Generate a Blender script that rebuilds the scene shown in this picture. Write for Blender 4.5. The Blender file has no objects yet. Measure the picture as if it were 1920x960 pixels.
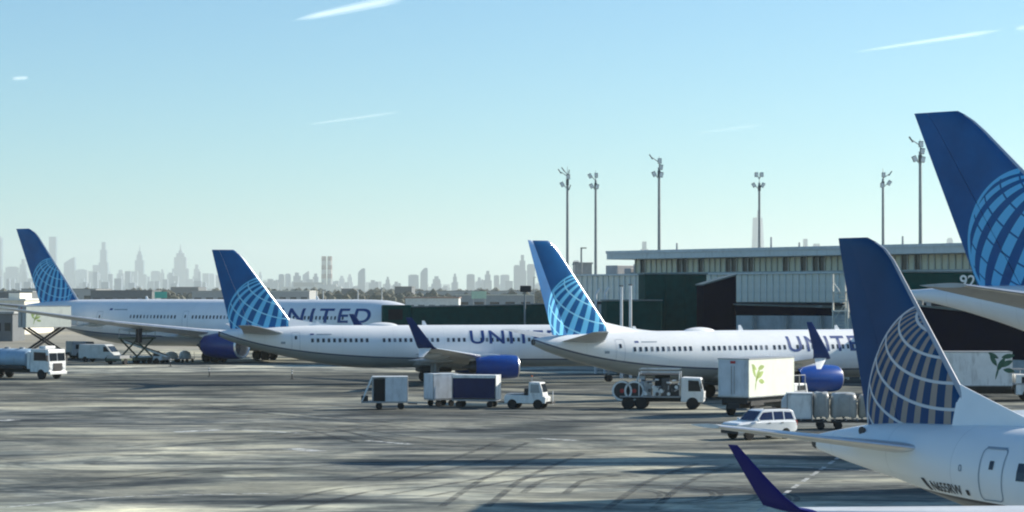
import bpy, bmesh, math, random
from mathutils import Vector, Matrix

# ------------------------------------------------------------------ camera, sky, sun, exposure
sc = bpy.context.scene
COL = sc.collection
RAD = math.radians
H, F, HZ = 8.4, 4200.0, 552.0          # eye height, focal length in photo pixels, horizon row

cam_d = bpy.data.cameras.new("camera")
cam = bpy.data.objects.new("camera", cam_d); COL.objects.link(cam)
cam.location = (0, 0, H)
cam.rotation_euler = (RAD(90) + math.atan((HZ - 480) / F), 0, 0)
cam_d.sensor_width = 36.0
cam_d.lens = 36.0 * F / 1920.0
cam_d.clip_start = 0.5
cam_d.clip_end = 200000.0
sc.camera = cam

SUN_AZ, SUN_EL = 68.0, 28.0             # degrees clockwise from the view direction, above the horizon
w = bpy.data.worlds.new("World"); sc.world = w; w.use_nodes = True
wn = w.node_tree; wn.nodes.clear()
sky = wn.nodes.new("ShaderNodeTexSky"); sky.sky_type = 'NISHITA'; sky.sun_disc = False
sky.sun_elevation = RAD(SUN_EL); sky.sun_rotation = RAD(SUN_AZ)
sky.altitude = 0; sky.air_density = 1.0; sky.dust_density = 0.15; sky.ozone_density = 2.5
tint = wn.nodes.new("ShaderNodeMix"); tint.data_type = 'RGBA'; tint.blend_type = 'MULTIPLY'
tint.inputs[0].default_value = 1.0; tint.inputs[7].default_value = (0.55, 0.885, 1.04, 1)
bgn = wn.nodes.new("ShaderNodeBackground"); bgn.inputs[1].default_value = 0.088
won = wn.nodes.new("ShaderNodeOutputWorld")
wn.links.new(sky.outputs[0], tint.inputs[6]); wn.links.new(tint.outputs[2], bgn.inputs[0])
wn.links.new(bgn.outputs[0], won.inputs[0])

sun_d = bpy.data.lights.new("sun", 'SUN'); sun_d.energy = 4.8; sun_d.angle = RAD(0.5); sun_d.color = (1.0, 0.93, 0.80)
sun = bpy.data.objects.new("sun", sun_d); COL.objects.link(sun)
sd = Vector((math.sin(RAD(SUN_AZ)) * math.cos(RAD(SUN_EL)), math.cos(RAD(SUN_AZ)) * math.cos(RAD(SUN_EL)), math.sin(RAD(SUN_EL))))
sun.rotation_euler = sd.to_track_quat('Z', 'Y').to_euler()
sun.location = sd * 300

sc.view_settings.view_transform = 'Standard'; sc.view_settings.look = 'None'
sc.view_settings.exposure = 0.64; sc.view_settings.gamma = 1.0
sc.view_settings.use_curve_mapping = False
sc.cycles.max_bounces = 6; sc.cycles.transparent_max_bounces = 24
sc.cycles.volume_bounces = 1
sc.cycles.filter_width = 2.1

rnd = random.Random(7)

# ------------------------------------------------------------------ helpers
def at(px, py, D):
    "photo pixel at depth D -> world point"
    return Vector(((px - 960) * D / F, D, H - (py - HZ) * D / F))

def gd(px, py):
    "photo pixel on the ground -> world point"
    D = H * F / (py - HZ)
    return Vector(((px - 960) * D / F, D, 0))

class X:
    "tiny node expression"
    def __init__(s, nt, v): s.nt, s.v = nt, v
    def op(s, o, *a):
        n = s.nt.nodes.new("ShaderNodeMath"); n.operation = o
        for i, q in enumerate((s,) + a):
            if isinstance(q, X):
                q = q.v
            if isinstance(q, (int, float)): n.inputs[i].default_value = q
            else: s.nt.links.new(q, n.inputs[i])
        return X(s.nt, n.outputs[0])
    def __add__(s, o): return s.op('ADD', o)
    def __sub__(s, o): return s.op('SUBTRACT', o)
    def __mul__(s, o): return s.op('MULTIPLY', o)
    def __truediv__(s, o): return s.op('DIVIDE', o)
    def lt(s, o): return s.op('LESS_THAN', o)
    def gt(s, o): return s.op('GREATER_THAN', o)
    def mx(s, o): return s.op('MAXIMUM', o)

def lin(r, g, b):
    f = lambda c: (c / 255 / 12.92) if c / 255 <= .04045 else ((c / 255 + .055) / 1.055) ** 2.4
    return (f(r), f(g), f(b))

MATS = {}
def new_mat(name):
    m = bpy.data.materials.new(name); m.use_nodes = True
    nt = m.node_tree
    return m, nt, nt.nodes["Principled BSDF"]

def mixc(nt, fac, a, b, mode='MIX'):
    n = nt.nodes.new("ShaderNodeMix"); n.data_type = 'RGBA'; n.blend_type = mode
    for sck, v in ((n.inputs[0], fac), (n.inputs[6], a), (n.inputs[7], b)):
        if isinstance(v, X): v = v.v
        if isinstance(v, (int, float)): sck.default_value = v
        elif isinstance(v, tuple): sck.default_value = (*v[:3], 1)
        else: nt.links.new(v, sck)
    return n.outputs[2]

def noise(nt, scale, detail=3, rough=.55, vec=None, dist=0.0):
    n = nt.nodes.new("ShaderNodeTexNoise")
    n.inputs["Scale"].default_value = scale; n.inputs["Detail"].default_value = detail
    n.inputs["Roughness"].default_value = rough; n.inputs["Distortion"].default_value = dist
    if vec is not None: nt.links.new(vec, n.inputs["Vector"])
    return n.outputs["Fac"]

def ramp(nt, fac, stops):
    n = nt.nodes.new("ShaderNodeValToRGB")
    e = n.color_ramp.elements
    while len(e) > 1: e.remove(e[0])
    e[0].position = stops[0][0]; e[0].color = (*stops[0][1], 1)
    for p, c in stops[1:]:
        k = e.new(p); k.color = (*c, 1)
    nt.links.new(fac if not isinstance(fac, X) else fac.v, n.inputs[0])
    return n.outputs[0]

def objc(nt):
    t = nt.nodes.new("ShaderNodeTexCoord"); return t.outputs["Object"]

def mapped(nt, vec, scale=(1, 1, 1), rot=(0, 0, 0), loc=(0, 0, 0)):
    m = nt.nodes.new("ShaderNodeMapping")
    m.inputs["Scale"].default_value = scale; m.inputs["Rotation"].default_value = rot; m.inputs["Location"].default_value = loc
    nt.links.new(vec, m.inputs[0]); return m.outputs[0]

def M(name, col, rough=.5, metal=0.0, var=.12, scale=1.3, dirt=0.0, spec=.5):
    if name in MATS: return MATS[name]
    m, nt, p = new_mat(name)
    o = objc(nt)
    n1 = noise(nt, scale, 4, .6, o)
    dark = tuple(c * (1 - var) for c in col); lite = tuple(min(1, c * (1 + var)) for c in col)
    c = ramp(nt, n1, [(.3, dark), (.7, lite)])
    if dirt > 0:
        st = noise(nt, .9, 5, .65, mapped(nt, o, (2.2, 2.2, .5)))
        f = X(nt, st).op('SUBTRACT', .52) * (dirt * 6)
        f = f.op('MINIMUM', dirt); f = f.mx(0.0)
        c = mixc(nt, f, c, (.09, .075, .055))
    nt.links.new(c, p.inputs["Base Color"])
    p.inputs["Roughness"].default_value = rough; p.inputs["Metallic"].default_value = metal
    p.inputs["Specular IOR Level"].default_value = spec
    MATS[name] = m
    return m

class MB:
    "mesh builder"
    def __init__(s): s.v = []; s.f = []; s.m = []
    def add(s, vs, fs, mi=0):
        b = len(s.v); s.v += [tuple(v) for v in vs]
        for f in fs: s.f.append(tuple(b + i for i in f)); s.m.append(mi)
        return s
    def box(s, c, d, rz=0, mi=0, ry=0, rx=0):
        cx, cy, cz = c; dx, dy, dz = (q / 2 for q in d)
        mt = Matrix.Rotation(rz, 3, 'Z') @ Matrix.Rotation(ry, 3, 'Y') @ Matrix.Rotation(rx, 3, 'X')
        vs = [Vector(c) + mt @ Vector((sx * dx, sy * dy, sz * dz)) for sx in (-1, 1) for sy in (-1, 1) for sz in (-1, 1)]
        return s.add(vs, [(0, 1, 3, 2), (4, 6, 7, 5), (0, 4, 5, 1), (2, 3, 7, 6), (0, 2, 6, 4), (1, 5, 7, 3)], mi)
    def b2(s, x0, x1, y0, y1, z0, z1, mi=0):
        return s.box(((x0 + x1) / 2, (y0 + y1) / 2, (z0 + z1) / 2), (x1 - x0, y1 - y0, z1 - z0), mi=mi)
    def prism(s, pts, y0, y1, mi=0):
        "xz outline extruded along y"
        n = len(pts)
        vs = [(x, y0, z) for x, z in pts] + [(x, y1, z) for x, z in pts]
        fs = [tuple(range(n)), tuple(range(2 * n - 1, n - 1, -1))] + [(i, n + i, n + (i + 1) % n, (i + 1) % n) for i in range(n)]
        return s.add(vs, fs, mi)
    def tube(s, p0, p1, r0, r1=None, n=10, caps=True, mi=0):
        p0, p1 = Vector(p0), Vector(p1); r1 = r0 if r1 is None else r1
        d = (p1 - p0).normalized(); u = d.orthogonal().normalized(); v = d.cross(u)
        vs = []
        for p, r in ((p0, r0), (p1, r1)):
            for i in range(n):
                a = 2 * math.pi * i / n; vs.append(p + u * (r * math.cos(a)) + v * (r * math.sin(a)))
        fs = [(i, (i + 1) % n, n + (i + 1) % n, n + i) for i in range(n)]
        if caps: fs += [tuple(range(n - 1, -1, -1)), tuple(range(n, 2 * n))]
        return s.add(vs, fs, mi)
    def lathe(s, prof, c=(0, 0, 0), axis='X', n=24, mi=0, caps=True):
        vs = []
        for a, r in prof:
            for i in range(n):
                t = 2 * math.pi * i / n; p, q = r * math.cos(t), r * math.sin(t)
                k = {'X': (a, p, q), 'Y': (p, a, q), 'Z': (p, q, a)}[axis]
                vs.append((c[0] + k[0], c[1] + k[1], c[2] + k[2]))
        fs = []
        for j in range(len(prof) - 1):
            for i in range(n):
                fs.append((j * n + i, j * n + (i + 1) % n, (j + 1) * n + (i + 1) % n, (j + 1) * n + i))
        if caps:
            fs.append(tuple(range(n - 1, -1, -1))); L = (len(prof) - 1) * n; fs.append(tuple(range(L, L + n)))
        return s.add(vs, fs, mi)
    def loft(s, rings, mi=0, closed=True, caps=True):
        n = len(rings[0]); vs = [p for r in rings for p in r]; fs = []
        for j in range(len(rings) - 1):
            for i in range(n if closed else n - 1):
                fs.append((j * n + i, j * n + (i + 1) % n, (j + 1) * n + (i + 1) % n, (j + 1) * n + i))
        if caps and closed:
            fs.append(tuple(range(n - 1, -1, -1))); L = (len(rings) - 1) * n; fs.append(tuple(range(L, L + n)))
        return s.add(vs, fs, mi)
    def mesh(s, name, mats, smooth=False, ang=40):
        me = bpy.data.meshes.new(name); me.from_pydata(s.v, [], s.f)
        for m in (mats if isinstance(mats, (list, tuple)) else [mats]): me.materials.append(m)
        me.polygons.foreach_set("material_index", s.m)
        bm = bmesh.new(); bm.from_mesh(me); bmesh.ops.recalc_face_normals(bm, faces=bm.faces)
        if smooth:
            for f in bm.faces: f.smooth = True
            for e in bm.edges:
                if len(e.link_faces) == 2 and e.calc_face_angle(0) > RAD(ang): e.smooth = False
        bm.to_mesh(me); bm.free(); me.update()
        return me
    def build(s, name, mats, parent=None, smooth=False, bevel=0, ang=40, label=None):
        o = bpy.data.objects.new(name, s.mesh(name, mats, smooth, ang)); COL.objects.link(o)
        if parent: o.parent = parent
        if bevel:
            b = o.modifiers.new("bevel", 'BEVEL'); b.width = bevel; b.segments = 2; b.limit_method = 'ANGLE'; b.angle_limit = RAD(40)
        if label: o["label"] = label
        return o

def tag(o, label, cat, group=None, kind=None):
    o["label"] = label; o["category"] = cat
    if group: o["group"] = group
    if kind: o["kind"] = kind
    return o

def thing(name, label, cat, loc=(0, 0, 0), rz=0, group=None):
    o = bpy.data.objects.new(name, None); COL.objects.link(o); o.empty_display_size = .5
    o.location = loc; o.rotation_euler = (0, 0, rz)
    return tag(o, label, cat, group)

def struct(o): o["kind"] = "structure"; return o

def share(o, parent, loc, rz=0, name=None):
    "copy of a part that shares its mesh"
    c = o.copy(); COL.objects.link(c); c.parent = parent; c.location = loc; c.rotation_euler = (0, 0, rz)
    if name: c.name = name
    return c

def pchip(xs, ys):
    n = len(xs); h = [xs[i + 1] - xs[i] for i in range(n - 1)]; d = [(ys[i + 1] - ys[i]) / h[i] for i in range(n - 1)]
    m = [d[0]] + [0 if d[i - 1] * d[i] <= 0 else 2 * d[i - 1] * d[i] / (d[i - 1] + d[i]) for i in range(1, n - 1)] + [d[-1]]
    def f(x):
        x = min(max(x, xs[0]), xs[-1]); i = 0
        while i < n - 2 and x > xs[i + 1]: i += 1
        t = (x - xs[i]) / h[i]
        return ((1 + 2 * t) * (1 - t) ** 2) * ys[i] + t * (1 - t) ** 2 * h[i] * m[i] + t * t * (3 - 2 * t) * ys[i + 1] + t * t * (t - 1) * h[i] * m[i + 1]
    return f

# ------------------------------------------------------------------ materials
NAVY = (.005, .030, .14)
def fin_material(name, cx, cz, R, nmer, duty, tilt, dlat, lat0, dark, light, line, linew, rimw, roll=0):
    "blue fin paint with a printed globe grid, in the fin's own side-view coordinates"
    m, nt, p = new_mat(name)
    a = nt.nodes.new("ShaderNodeAttribute"); a.attribute_name = "logo"
    sp = nt.nodes.new("ShaderNodeSeparateXYZ"); nt.links.new(a.outputs["Vector"], sp.inputs[0])
    qx = (X(nt, sp.outputs[0]) - cx) / R; qz = (X(nt, sp.outputs[2]) - cz) / R
    r2 = qx * qx + qz * qz
    inside = r2.lt(1.0)
    ca, sa = math.cos(RAD(roll)), math.sin(RAD(roll))
    qx, qz = qx * ca - qz * sa, qx * sa + qz * ca
    qy = (X(nt, r2.v) * -1.0 + 1.0).mx(0.0).op('SQRT')
    t = RAD(tilt)
    u = qz * math.cos(t) + qy * math.sin(t)          # along the pole
    v = qy * math.cos(t) - qz * math.sin(t)          # towards the viewer
    lat = u.op('MINIMUM', .9999).mx(-.9999).op('ARCSINE')
    lon = qx.op('ARCTAN2', v)
    fr = (lon * (nmer / (2 * math.pi)) + 40.25).op('FRACT')
    mer = fr.lt(duty)
    lf = ((lat - RAD(lat0)) / RAD(dlat) + 40.5).op('FRACT')
    ll = (lf - .5).op('ABSOLUTE').lt(linew)
    rim = r2.gt((1 - rimw) ** 2)
    vn = noise(nt, .5, 3, .6, a.outputs["Vector"])
    dk = ramp(nt, vn, [(.3, tuple(c * .85 for c in dark)), (.7, tuple(c * 1.2 for c in dark))])
    c = mixc(nt, mer, dk, light)
    c = mixc(nt, ll, c, line)
    c = mixc(nt, rim, c, line if rimw < .03 else light)
    c = mixc(nt, inside, dk, c)
    nt.links.new(c, p.inputs["Base Color"]); p.inputs["Roughness"].default_value = .30; p.inputs["Specular IOR Level"].default_value = .22
    return m

def fuselage_material(name, top, belly, line, z0, amp, fall, lw):
    "white upper body, grey belly, a thin cheat line that climbs towards the tail"
    m, nt, p = new_mat(name)
    o = objc(nt); sp = nt.nodes.new("ShaderNodeSeparateXYZ"); nt.links.new(o, sp.inputs[0])
    x, z = X(nt, sp.outputs[0]), X(nt, sp.outputs[2])
    zb = (x * (-1.0 / fall)).op('EXPONENT') * amp + z0
    dz = z - zb
    n1 = noise(nt, .45, 5, .6, mapped(nt, o, (1, 1, .4)))
    tc = ramp(nt, n1, [(.3, tuple(c * .93 for c in top)), (.7, top)])
    # faint frame joints round the body
    jf = (x * (1 / 2.4)).op('FRACT').lt(.012)
    tc = mixc(nt, jf * .22, tc, (.3, .32, .34))
    st = noise(nt, 1.0, 5, .7, mapped(nt, o, (.25, 1, 2.5)))
    bc = ramp(nt, st, [(.3, tuple(c * .75 for c in belly)), (.7, belly)])
    c = mixc(nt, dz.lt(0.0), tc, bc)
    c = mixc(nt, dz.op('ABSOLUTE').lt(lw), c, line)
    nt.links.new(c, p.inputs["Base Color"]); p.inputs["Roughness"].default_value = .34
    p.inputs["Specular IOR Level"].default_value = .45
    return m

WHITE = (.84, .85, .86)
white = M("aircraft white", WHITE, .35, var=.05, scale=.6)
grey_wing = M("wing grey paint", (.42, .44, .45), .45, var=.10, scale=.8, dirt=.25)
wing_top = M("wing pale grey", (.58, .60, .62), .4, var=.08, scale=.8, dirt=.15)
blue_engine = M("engine blue paint", (.005, .060, .31), .28, var=.12)
blue_engine_deep = M("engine deep blue paint", (.004, .026, .17), .3, var=.12)
navy = M("navy paint", NAVY, .4, var=.12, spec=.2)
purple = M("winglet indigo paint", (.005, .008, .12), .5, var=.12, spec=.1)
metal = M("bare metal", (.70, .71, .72), .30, .85, var=.08)
dmetal = M("dark metal", (.09, .09, .095), .5, .6)
steel = M("painted steel grey", (.33, .34, .35), .5, .2, dirt=.3)
rubber = M("tyre rubber", (.014, .014, .015), .85, var=.2)
hubm = M("wheel hub", (.45, .45, .44), .5, .3, dirt=.4)
glass = M("dark glass", (.015, .02, .028), .08, var=.1)
bglass = M("blue tinted glass", (.012, .02, .075), .08, var=.1)
shadewin = M("cabin window shade half down", (.16, .18, .21), .3, var=.3)
cabinwin = M("cabin window", (.030, .038, .055), .2, var=.2)
lineink = M("panel gap", (.26, .31, .37), .6)
letter_blue = M("lettering blue", (.008, .045, .20), .4, var=.08)
ink = M("lettering black", (.02, .025, .035), .4)
tw = M("truck white", (.74, .75, .74), .42, var=.08, dirt=.38)
tcream = M("truck cream white", (.80, .81, .70), .42, var=.05, dirt=.10)
tblue = M("cart panel pale", (.58, .62, .66), .5, var=.10, dirt=.32)
curtain = M("navy curtain", (.010, .016, .075), .75, var=.2)
blackm = M("black interior", (.012, .013, .016), .9)
under = M("chassis black", (.03, .03, .032), .7, var=.3)
green_d = M("leaf print green", (.02, .10, .06), .5, var=.3)
green_l = M("leaf print lime", (.36, .46, .14), .5, var=.25)
red = M("signal red", (.42, .03, .03), .5)
orange = M("signal orange", (.65, .16, .03), .55)
olive = M("machine olive", (.05, .075, .05), .6, dirt=.3)
tan = M("kraft wrap", (.36, .33, .28), .7, var=.25, dirt=.2)
wrap = M("pallet plastic", (.36, .36, .34), .35, var=.2)
jet_green = M("jet bridge green", (.004, .055, .050), .7, var=.18, spec=.06)
jet_shaded = M("jet bridge green shaded", (.001, .002, .014), .7, var=.18, spec=.05)  # bridge green with shade painted into the colour
conc = M("concourse concrete", (.44, .46, .45), .8, var=.10, scale=.5, dirt=.3)
roofw = M("concourse fascia", (.66, .68, .66), .7, var=.06, scale=.4, dirt=.2)
panelm = M("ribbed metal panel", (.70, .68, .60), .5, .1, var=.08, dirt=.25)
mullion = M("window mullion", (.50, .50, .46), .5)
pole_m = M("galvanised pole", (.26, .28, .29), .5, .3)
lamp_m = M("lamp housing", (.08, .09, .10), .5)
lamp_face = M("lamp lens", (.7, .72, .72), .15)
cream = M("cream cladding", (.70, .66, .56), .7, var=.08, dirt=.15)

# ------------------------------------------------------------------ ground
m, nt, p = new_mat("apron concrete"); o = objc(nt)
b1 = noise(nt, .035, 4, .6, o, .4)
b2 = noise(nt, .16, 5, .65, mapped(nt, o, (.62, 1, 1), (0, 0, RAD(-22))), .6)
b3 = noise(nt, .12, 5, .7, mapped(nt, o, (.42, 1.4, 1), (0, 0, RAD(16)), (40, 13, 0)), .8)
b4 = noise(nt, 2.2, 5, .7, o)
base = ramp(nt, b1, [(.36, (.265, .264, .232)), (.5, (.352, .350, .305)), (.62, (.44, .436, .375))])
stain = ramp(nt, b2, [(.34, (.30, .33, .38)), (.44, (.66, .70, .74)), (.52, (1.0, 1.0, 1.0)), (.62, (1.32, 1.30, 1.24))])
stain2 = ramp(nt, b3, [(.36, (.25, .28, .34)), (.44, (.62, .66, .72)), (.50, (1.0, 1.0, 1.0)), (.62, (1.22, 1.21, 1.16))])
fine = ramp(nt, b4, [(.25, (.84, .84, .84)), (.75, (1.12, 1.12, 1.12))])
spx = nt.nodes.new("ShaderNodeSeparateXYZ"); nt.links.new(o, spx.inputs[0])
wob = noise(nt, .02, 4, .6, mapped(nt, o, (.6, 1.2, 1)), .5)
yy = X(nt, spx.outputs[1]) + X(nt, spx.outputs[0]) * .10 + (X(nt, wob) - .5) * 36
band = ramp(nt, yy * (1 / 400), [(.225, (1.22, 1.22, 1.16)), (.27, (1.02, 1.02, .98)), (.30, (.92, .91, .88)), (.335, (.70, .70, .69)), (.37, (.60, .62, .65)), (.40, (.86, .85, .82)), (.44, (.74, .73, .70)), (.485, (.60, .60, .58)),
                              (.515, (.34, .35, .36)), (.56, (.28, .30, .31)), (.583, (.55, .55, .53)), (.595, (1.5, 1.48, 1.42)), (.65, (1.6, 1.57, 1.5)), (.665, (.62, .62, .60)), (.70, (.7, .7, .68)), (.78, (1.1, 1.05, .95))])  # dark stops blend asphalt tone with painted-in shadow of the middle airliners
jt = nt.nodes.new("ShaderNodeTexBrick"); jt.offset = 0.0; jt.inputs["Scale"].default_value = 1.0; jt.inputs["Mortar Size"].default_value = .035; jt.inputs["Mortar Smooth"].default_value = .3
jt.inputs["Brick Width"].default_value = 7.6; jt.inputs["Row Height"].default_value = 7.6
jt.inputs["Color1"].default_value = (1, 1, 1, 1); jt.inputs["Color2"].default_value = (.90, .90, .90, 1); jt.inputs["Mortar"].default_value = (.45, .45, .45, 1)
nt.links.new(mapped(nt, o, (1, 1, 1), (0, 0, RAD(24))), jt.inputs["Vector"])
b5 = noise(nt, .9, 5, .75, mapped(nt, o, (.5, 1, 1), (0, 0, RAD(30)), (7, 3, 0)), 1.2)
blot = ramp(nt, b5, [(.36, (.55, .56, .58)), (.45, (.95, .95, .95)), (.55, (1, 1, 1)), (.66, (1.15, 1.14, 1.1))])
c = mixc(nt, 1.0, base, stain, 'MULTIPLY'); c = mixc(nt, 1.0, c, stain2, 'MULTIPLY'); c = mixc(nt, 1.0, c, fine, 'MULTIPLY')
b6 = noise(nt, .055, 6, .66, mapped(nt, o, (.8, 1.2, 1), (0, 0, RAD(-18)), (3, 21, 0)), 1.6)
wet = ramp(nt, b6, [(.40, (.40, .41, .43)), (.455, (.52, .53, .55)), (.50, (1, 1, 1)), (.56, (1, 1, 1)), (.60, (1.32, 1.30, 1.22))])
b7 = noise(nt, .13, 6, .7, mapped(nt, o, (.55, 1.1, 1), (0, 0, RAD(28)), (11, 5, 0)), 1.4)
worn = ramp(nt, b7, [(.40, (.58, .58, .58)), (.46, (.95, .95, .95)), (.55, (1, 1, 1)), (.60, (1.38, 1.36, 1.28))])
c = mixc(nt, .72, c, wet, 'MULTIPLY'); c = mixc(nt, .55, c, worn, 'MULTIPLY')
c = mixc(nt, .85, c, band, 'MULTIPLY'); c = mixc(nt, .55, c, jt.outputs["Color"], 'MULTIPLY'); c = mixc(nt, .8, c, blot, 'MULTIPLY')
nt.links.new(c, p.inputs["Base Color"]); p.inputs["Roughness"].default_value = .8
p.inputs["Specular IOR Level"].default_value = .08
bp = nt.nodes.new("ShaderNodeBump"); bp.inputs["Strength"].default_value = .15; bp.inputs["Distance"].default_value = .02
nt.links.new(b4, bp.inputs["Height"]); nt.links.new(bp.outputs[0], p.inputs["Normal"])
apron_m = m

m, nt, p = new_mat("dry field"); o = objc(nt)
g1 = noise(nt, .012, 5, .6, o, .3); g2 = noise(nt, .25, 4, .6, o)
c = ramp(nt, g1, [(.3, (.16, .15, .115)), (.5, (.30, .275, .215)), (.7, (.37, .34, .27))])
c = mixc(nt, 1.0, c, ramp(nt, g2, [(.3, (.8, .8, .8)), (.7, (1.1, 1.1, 1.1))]), 'MULTIPLY')
nt.links.new(c, p.inputs["Base Color"]); p.inputs["Roughness"].default_value = .9
field_m = m

gmb = MB(); gmb.add([(-26000, -3000, 0), (26000, -3000, 0), (26000, 26000, 0), (-26000, 26000, 0)], [(0, 1, 2, 3)])
struct(gmb.build("ground", field_m))
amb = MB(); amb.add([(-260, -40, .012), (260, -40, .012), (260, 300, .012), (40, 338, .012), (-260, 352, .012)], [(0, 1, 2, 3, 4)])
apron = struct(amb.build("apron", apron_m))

tyre_m, nt, p = new_mat("tyre mark")
o = objc(nt); nn = noise(nt, .8, 4, .6, o)
tr = nt.nodes.new("ShaderNodeBsdfTransparent"); mx = nt.nodes.new("ShaderNodeMixShader")
p.inputs["Base Color"].default_value = (.04, .042, .045, 1); p.inputs["Roughness"].default_value = .8
k = (X(nt, nn) - .30) * 1.6; k = k.mx(0.0).op('MINIMUM', .45)
nt.links.new(k.v, mx.inputs[0]); nt.links.new(tr.outputs[0], mx.inputs[1]); nt.links.new(p.outputs[0], mx.inputs[2])
nt.links.new(mx.outputs[0], nt.nodes["Material Output"].inputs[0])
paint_w, nt, p = new_mat("worn white paint")
o = objc(nt); nn = noise(nt, 1.6, 5, .7, o)
tr = nt.nodes.new("ShaderNodeBsdfTransparent"); mx = nt.nodes.new("ShaderNodeMixShader")
p.inputs["Base Color"].default_value = (.62, .63, .60, 1); p.inputs["Roughness"].default_value = .7
k = (X(nt, nn) - .34) * 4.0; k = k.mx(0.0).op('MINIMUM', .85)
nt.links.new(k.v, mx.inputs[0]); nt.links.new(tr.outputs[0], mx.inputs[1]); nt.links.new(p.outputs[0], mx.inputs[2])
nt.links.new(mx.outputs[0], nt.nodes["Material Output"].inputs[0])

def ribbon(name, pts, wd, mat_, z):
    mb = MB(); vs = []
    for i, q in enumerate(pts):
        a = Vector(pts[max(0, i - 1)]); b = Vector(pts[min(len(pts) - 1, i + 1)])
        d = (b - a).normalized(); nrm = Vector((-d.y, d.x)); q = Vector(q)
        vs += [(*(q + nrm * wd / 2), z), (*(q - nrm * wd / 2), z)]
    mb.add(vs, [(2 * i, 2 * i + 1, 2 * i + 3, 2 * i + 2) for i in range(len(pts) - 1)])
    return mb.build(name, mat_, apron)

def gpts(L): return [gd(*q).xy for q in L]
def smooth_path(L, n=24):
    P = gpts(L); fx = pchip(list(range(len(P))), [q.x for q in P]); fy = pchip(list(range(len(P))), [q.y for q in P])
    return [(fx(t), fy(t)) for t in [i * (len(P) - 1) / n for i in range(n + 1)]]
zt = .017
for cx, cy, r in ((1125, 928, 2.5), (1215, 926, 2.7), (1300, 928, 2.6), (1345, 932, 2.9)):
    c0 = gd(cx, cy)
    for dr in (0, .35):
        ribbon("tyre_mark", [(c0.x + (r + dr) * math.cos(a), c0.y + (r + dr) * 1.5 * math.sin(a)) for a in [RAD(-115 + 9.5 * i) for i in range(25)]], .24, tyre_m, zt); zt += .0005
for L in ([(870, 950), (940, 900), (985, 880), (1060, 850)], [(760, 930), (1000, 890), (1200, 875), (1330, 885)],
          [(0, 865), (300, 850), (620, 845), (1000, 835)], [(0, 745), (260, 752), (520, 775), (860, 810)], [(100, 742), (420, 766), (700, 792)],
          [(180, 905), (420, 880), (640, 870)], [(700, 900), (860, 868), (960, 830)], [(520, 955), (700, 915), (1000, 905)], [(300, 775), (560, 784), (860, 775), (1080, 790)], [(640, 805), (900, 838), (1180, 848)], [(240, 840), (480, 822), (760, 790)], [(1180, 955), (1250, 905), (1340, 870)], [(1130, 890), (1060, 900), (1020, 925)],
          [(40, 800), (300, 790), (560, 800), (700, 830)], [(1000, 795), (1150, 800), (1330, 795)]):
    pp = smooth_path(L)
    for off in (-.9, .9):
        qq = []
        for i, (x, y) in enumerate(pp):
            a, b = Vector(pp[max(0, i - 1)]), Vector(pp[min(len(pp) - 1, i + 1)]); d = (b - a).normalized(); qq.append((x - d.y * off, y + d.x * off))
        ribbon("tyre_mark", qq, .34, tyre_m, zt); zt += .0005
for L, wd in (([(330, 810), (415, 806)], 1.1), ([(545, 841), (598, 846)], 1.1), ([(455, 806), (560, 812)], .5), ([(690, 826), (770, 833)], .6),
              ([(1010, 822), (1080, 826)], .7), ([(0, 789), (30, 787)], 1.2)):
    ribbon("paint_patch", gpts(L), wd, paint_w, .012 + .004); 
for i in range(9):
    t0, t1 = i / 9, i / 9 + .075
    A, B = gd(1422, 958).xy, gd(1580, 852).xy
    ribbon("painted_dash", [A.lerp(B, t0), A.lerp(B, t1)], .22, paint_w, .016)
for L in ([(1420, 872), (1660, 884), (1760, 890)], [(0, 690), (300, 688), (640, 690)], [(0, 952), (260, 930), (520, 925)]):
    ribbon("painted_line", smooth_path(L, 10), .22, paint_w, .016)

# ------------------------------------------------------------------ aircraft
def airfoil_pts(s0=0.0, s1=1.0, n=9):
    def t(s): return 5 * (.2969 * math.sqrt(s) - .1260 * s - .3516 * s * s + .2843 * s ** 3 - .1015 * s ** 4)
    ss = [s0 + (s1 - s0) * (1 - math.cos(math.pi * i / n)) / 2 if s0 == 0 else s0 + (s1 - s0) * i / n for i in range(n + 1)]
    return [(s, t(s)) for s in reversed(ss)] + [(s, -t(s)) for s in ss[(1 if s0 == 0 else 0):]]

def foil_loft(mb, secs, s0=0.0, s1=1.0, fat=1.0, n=9):
    "secs: (le Vector, chord, thickness, normal Vector)"
    prof = airfoil_pts(s0, s1, n); rings = []
    for le, ch, th, nr in secs:
        rings.append([le + Vector((-s * ch, 0, 0)) + nr * (t * ch * th * fat) for s, t in prof])
    mb.loft(rings)
    return mb

def set_logo(me):
    a = me.attributes.new("logo", 'FLOAT_VECTOR', 'POINT')
    for i, v in enumerate(me.vertices): a.data[i].vector = v.co

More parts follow.
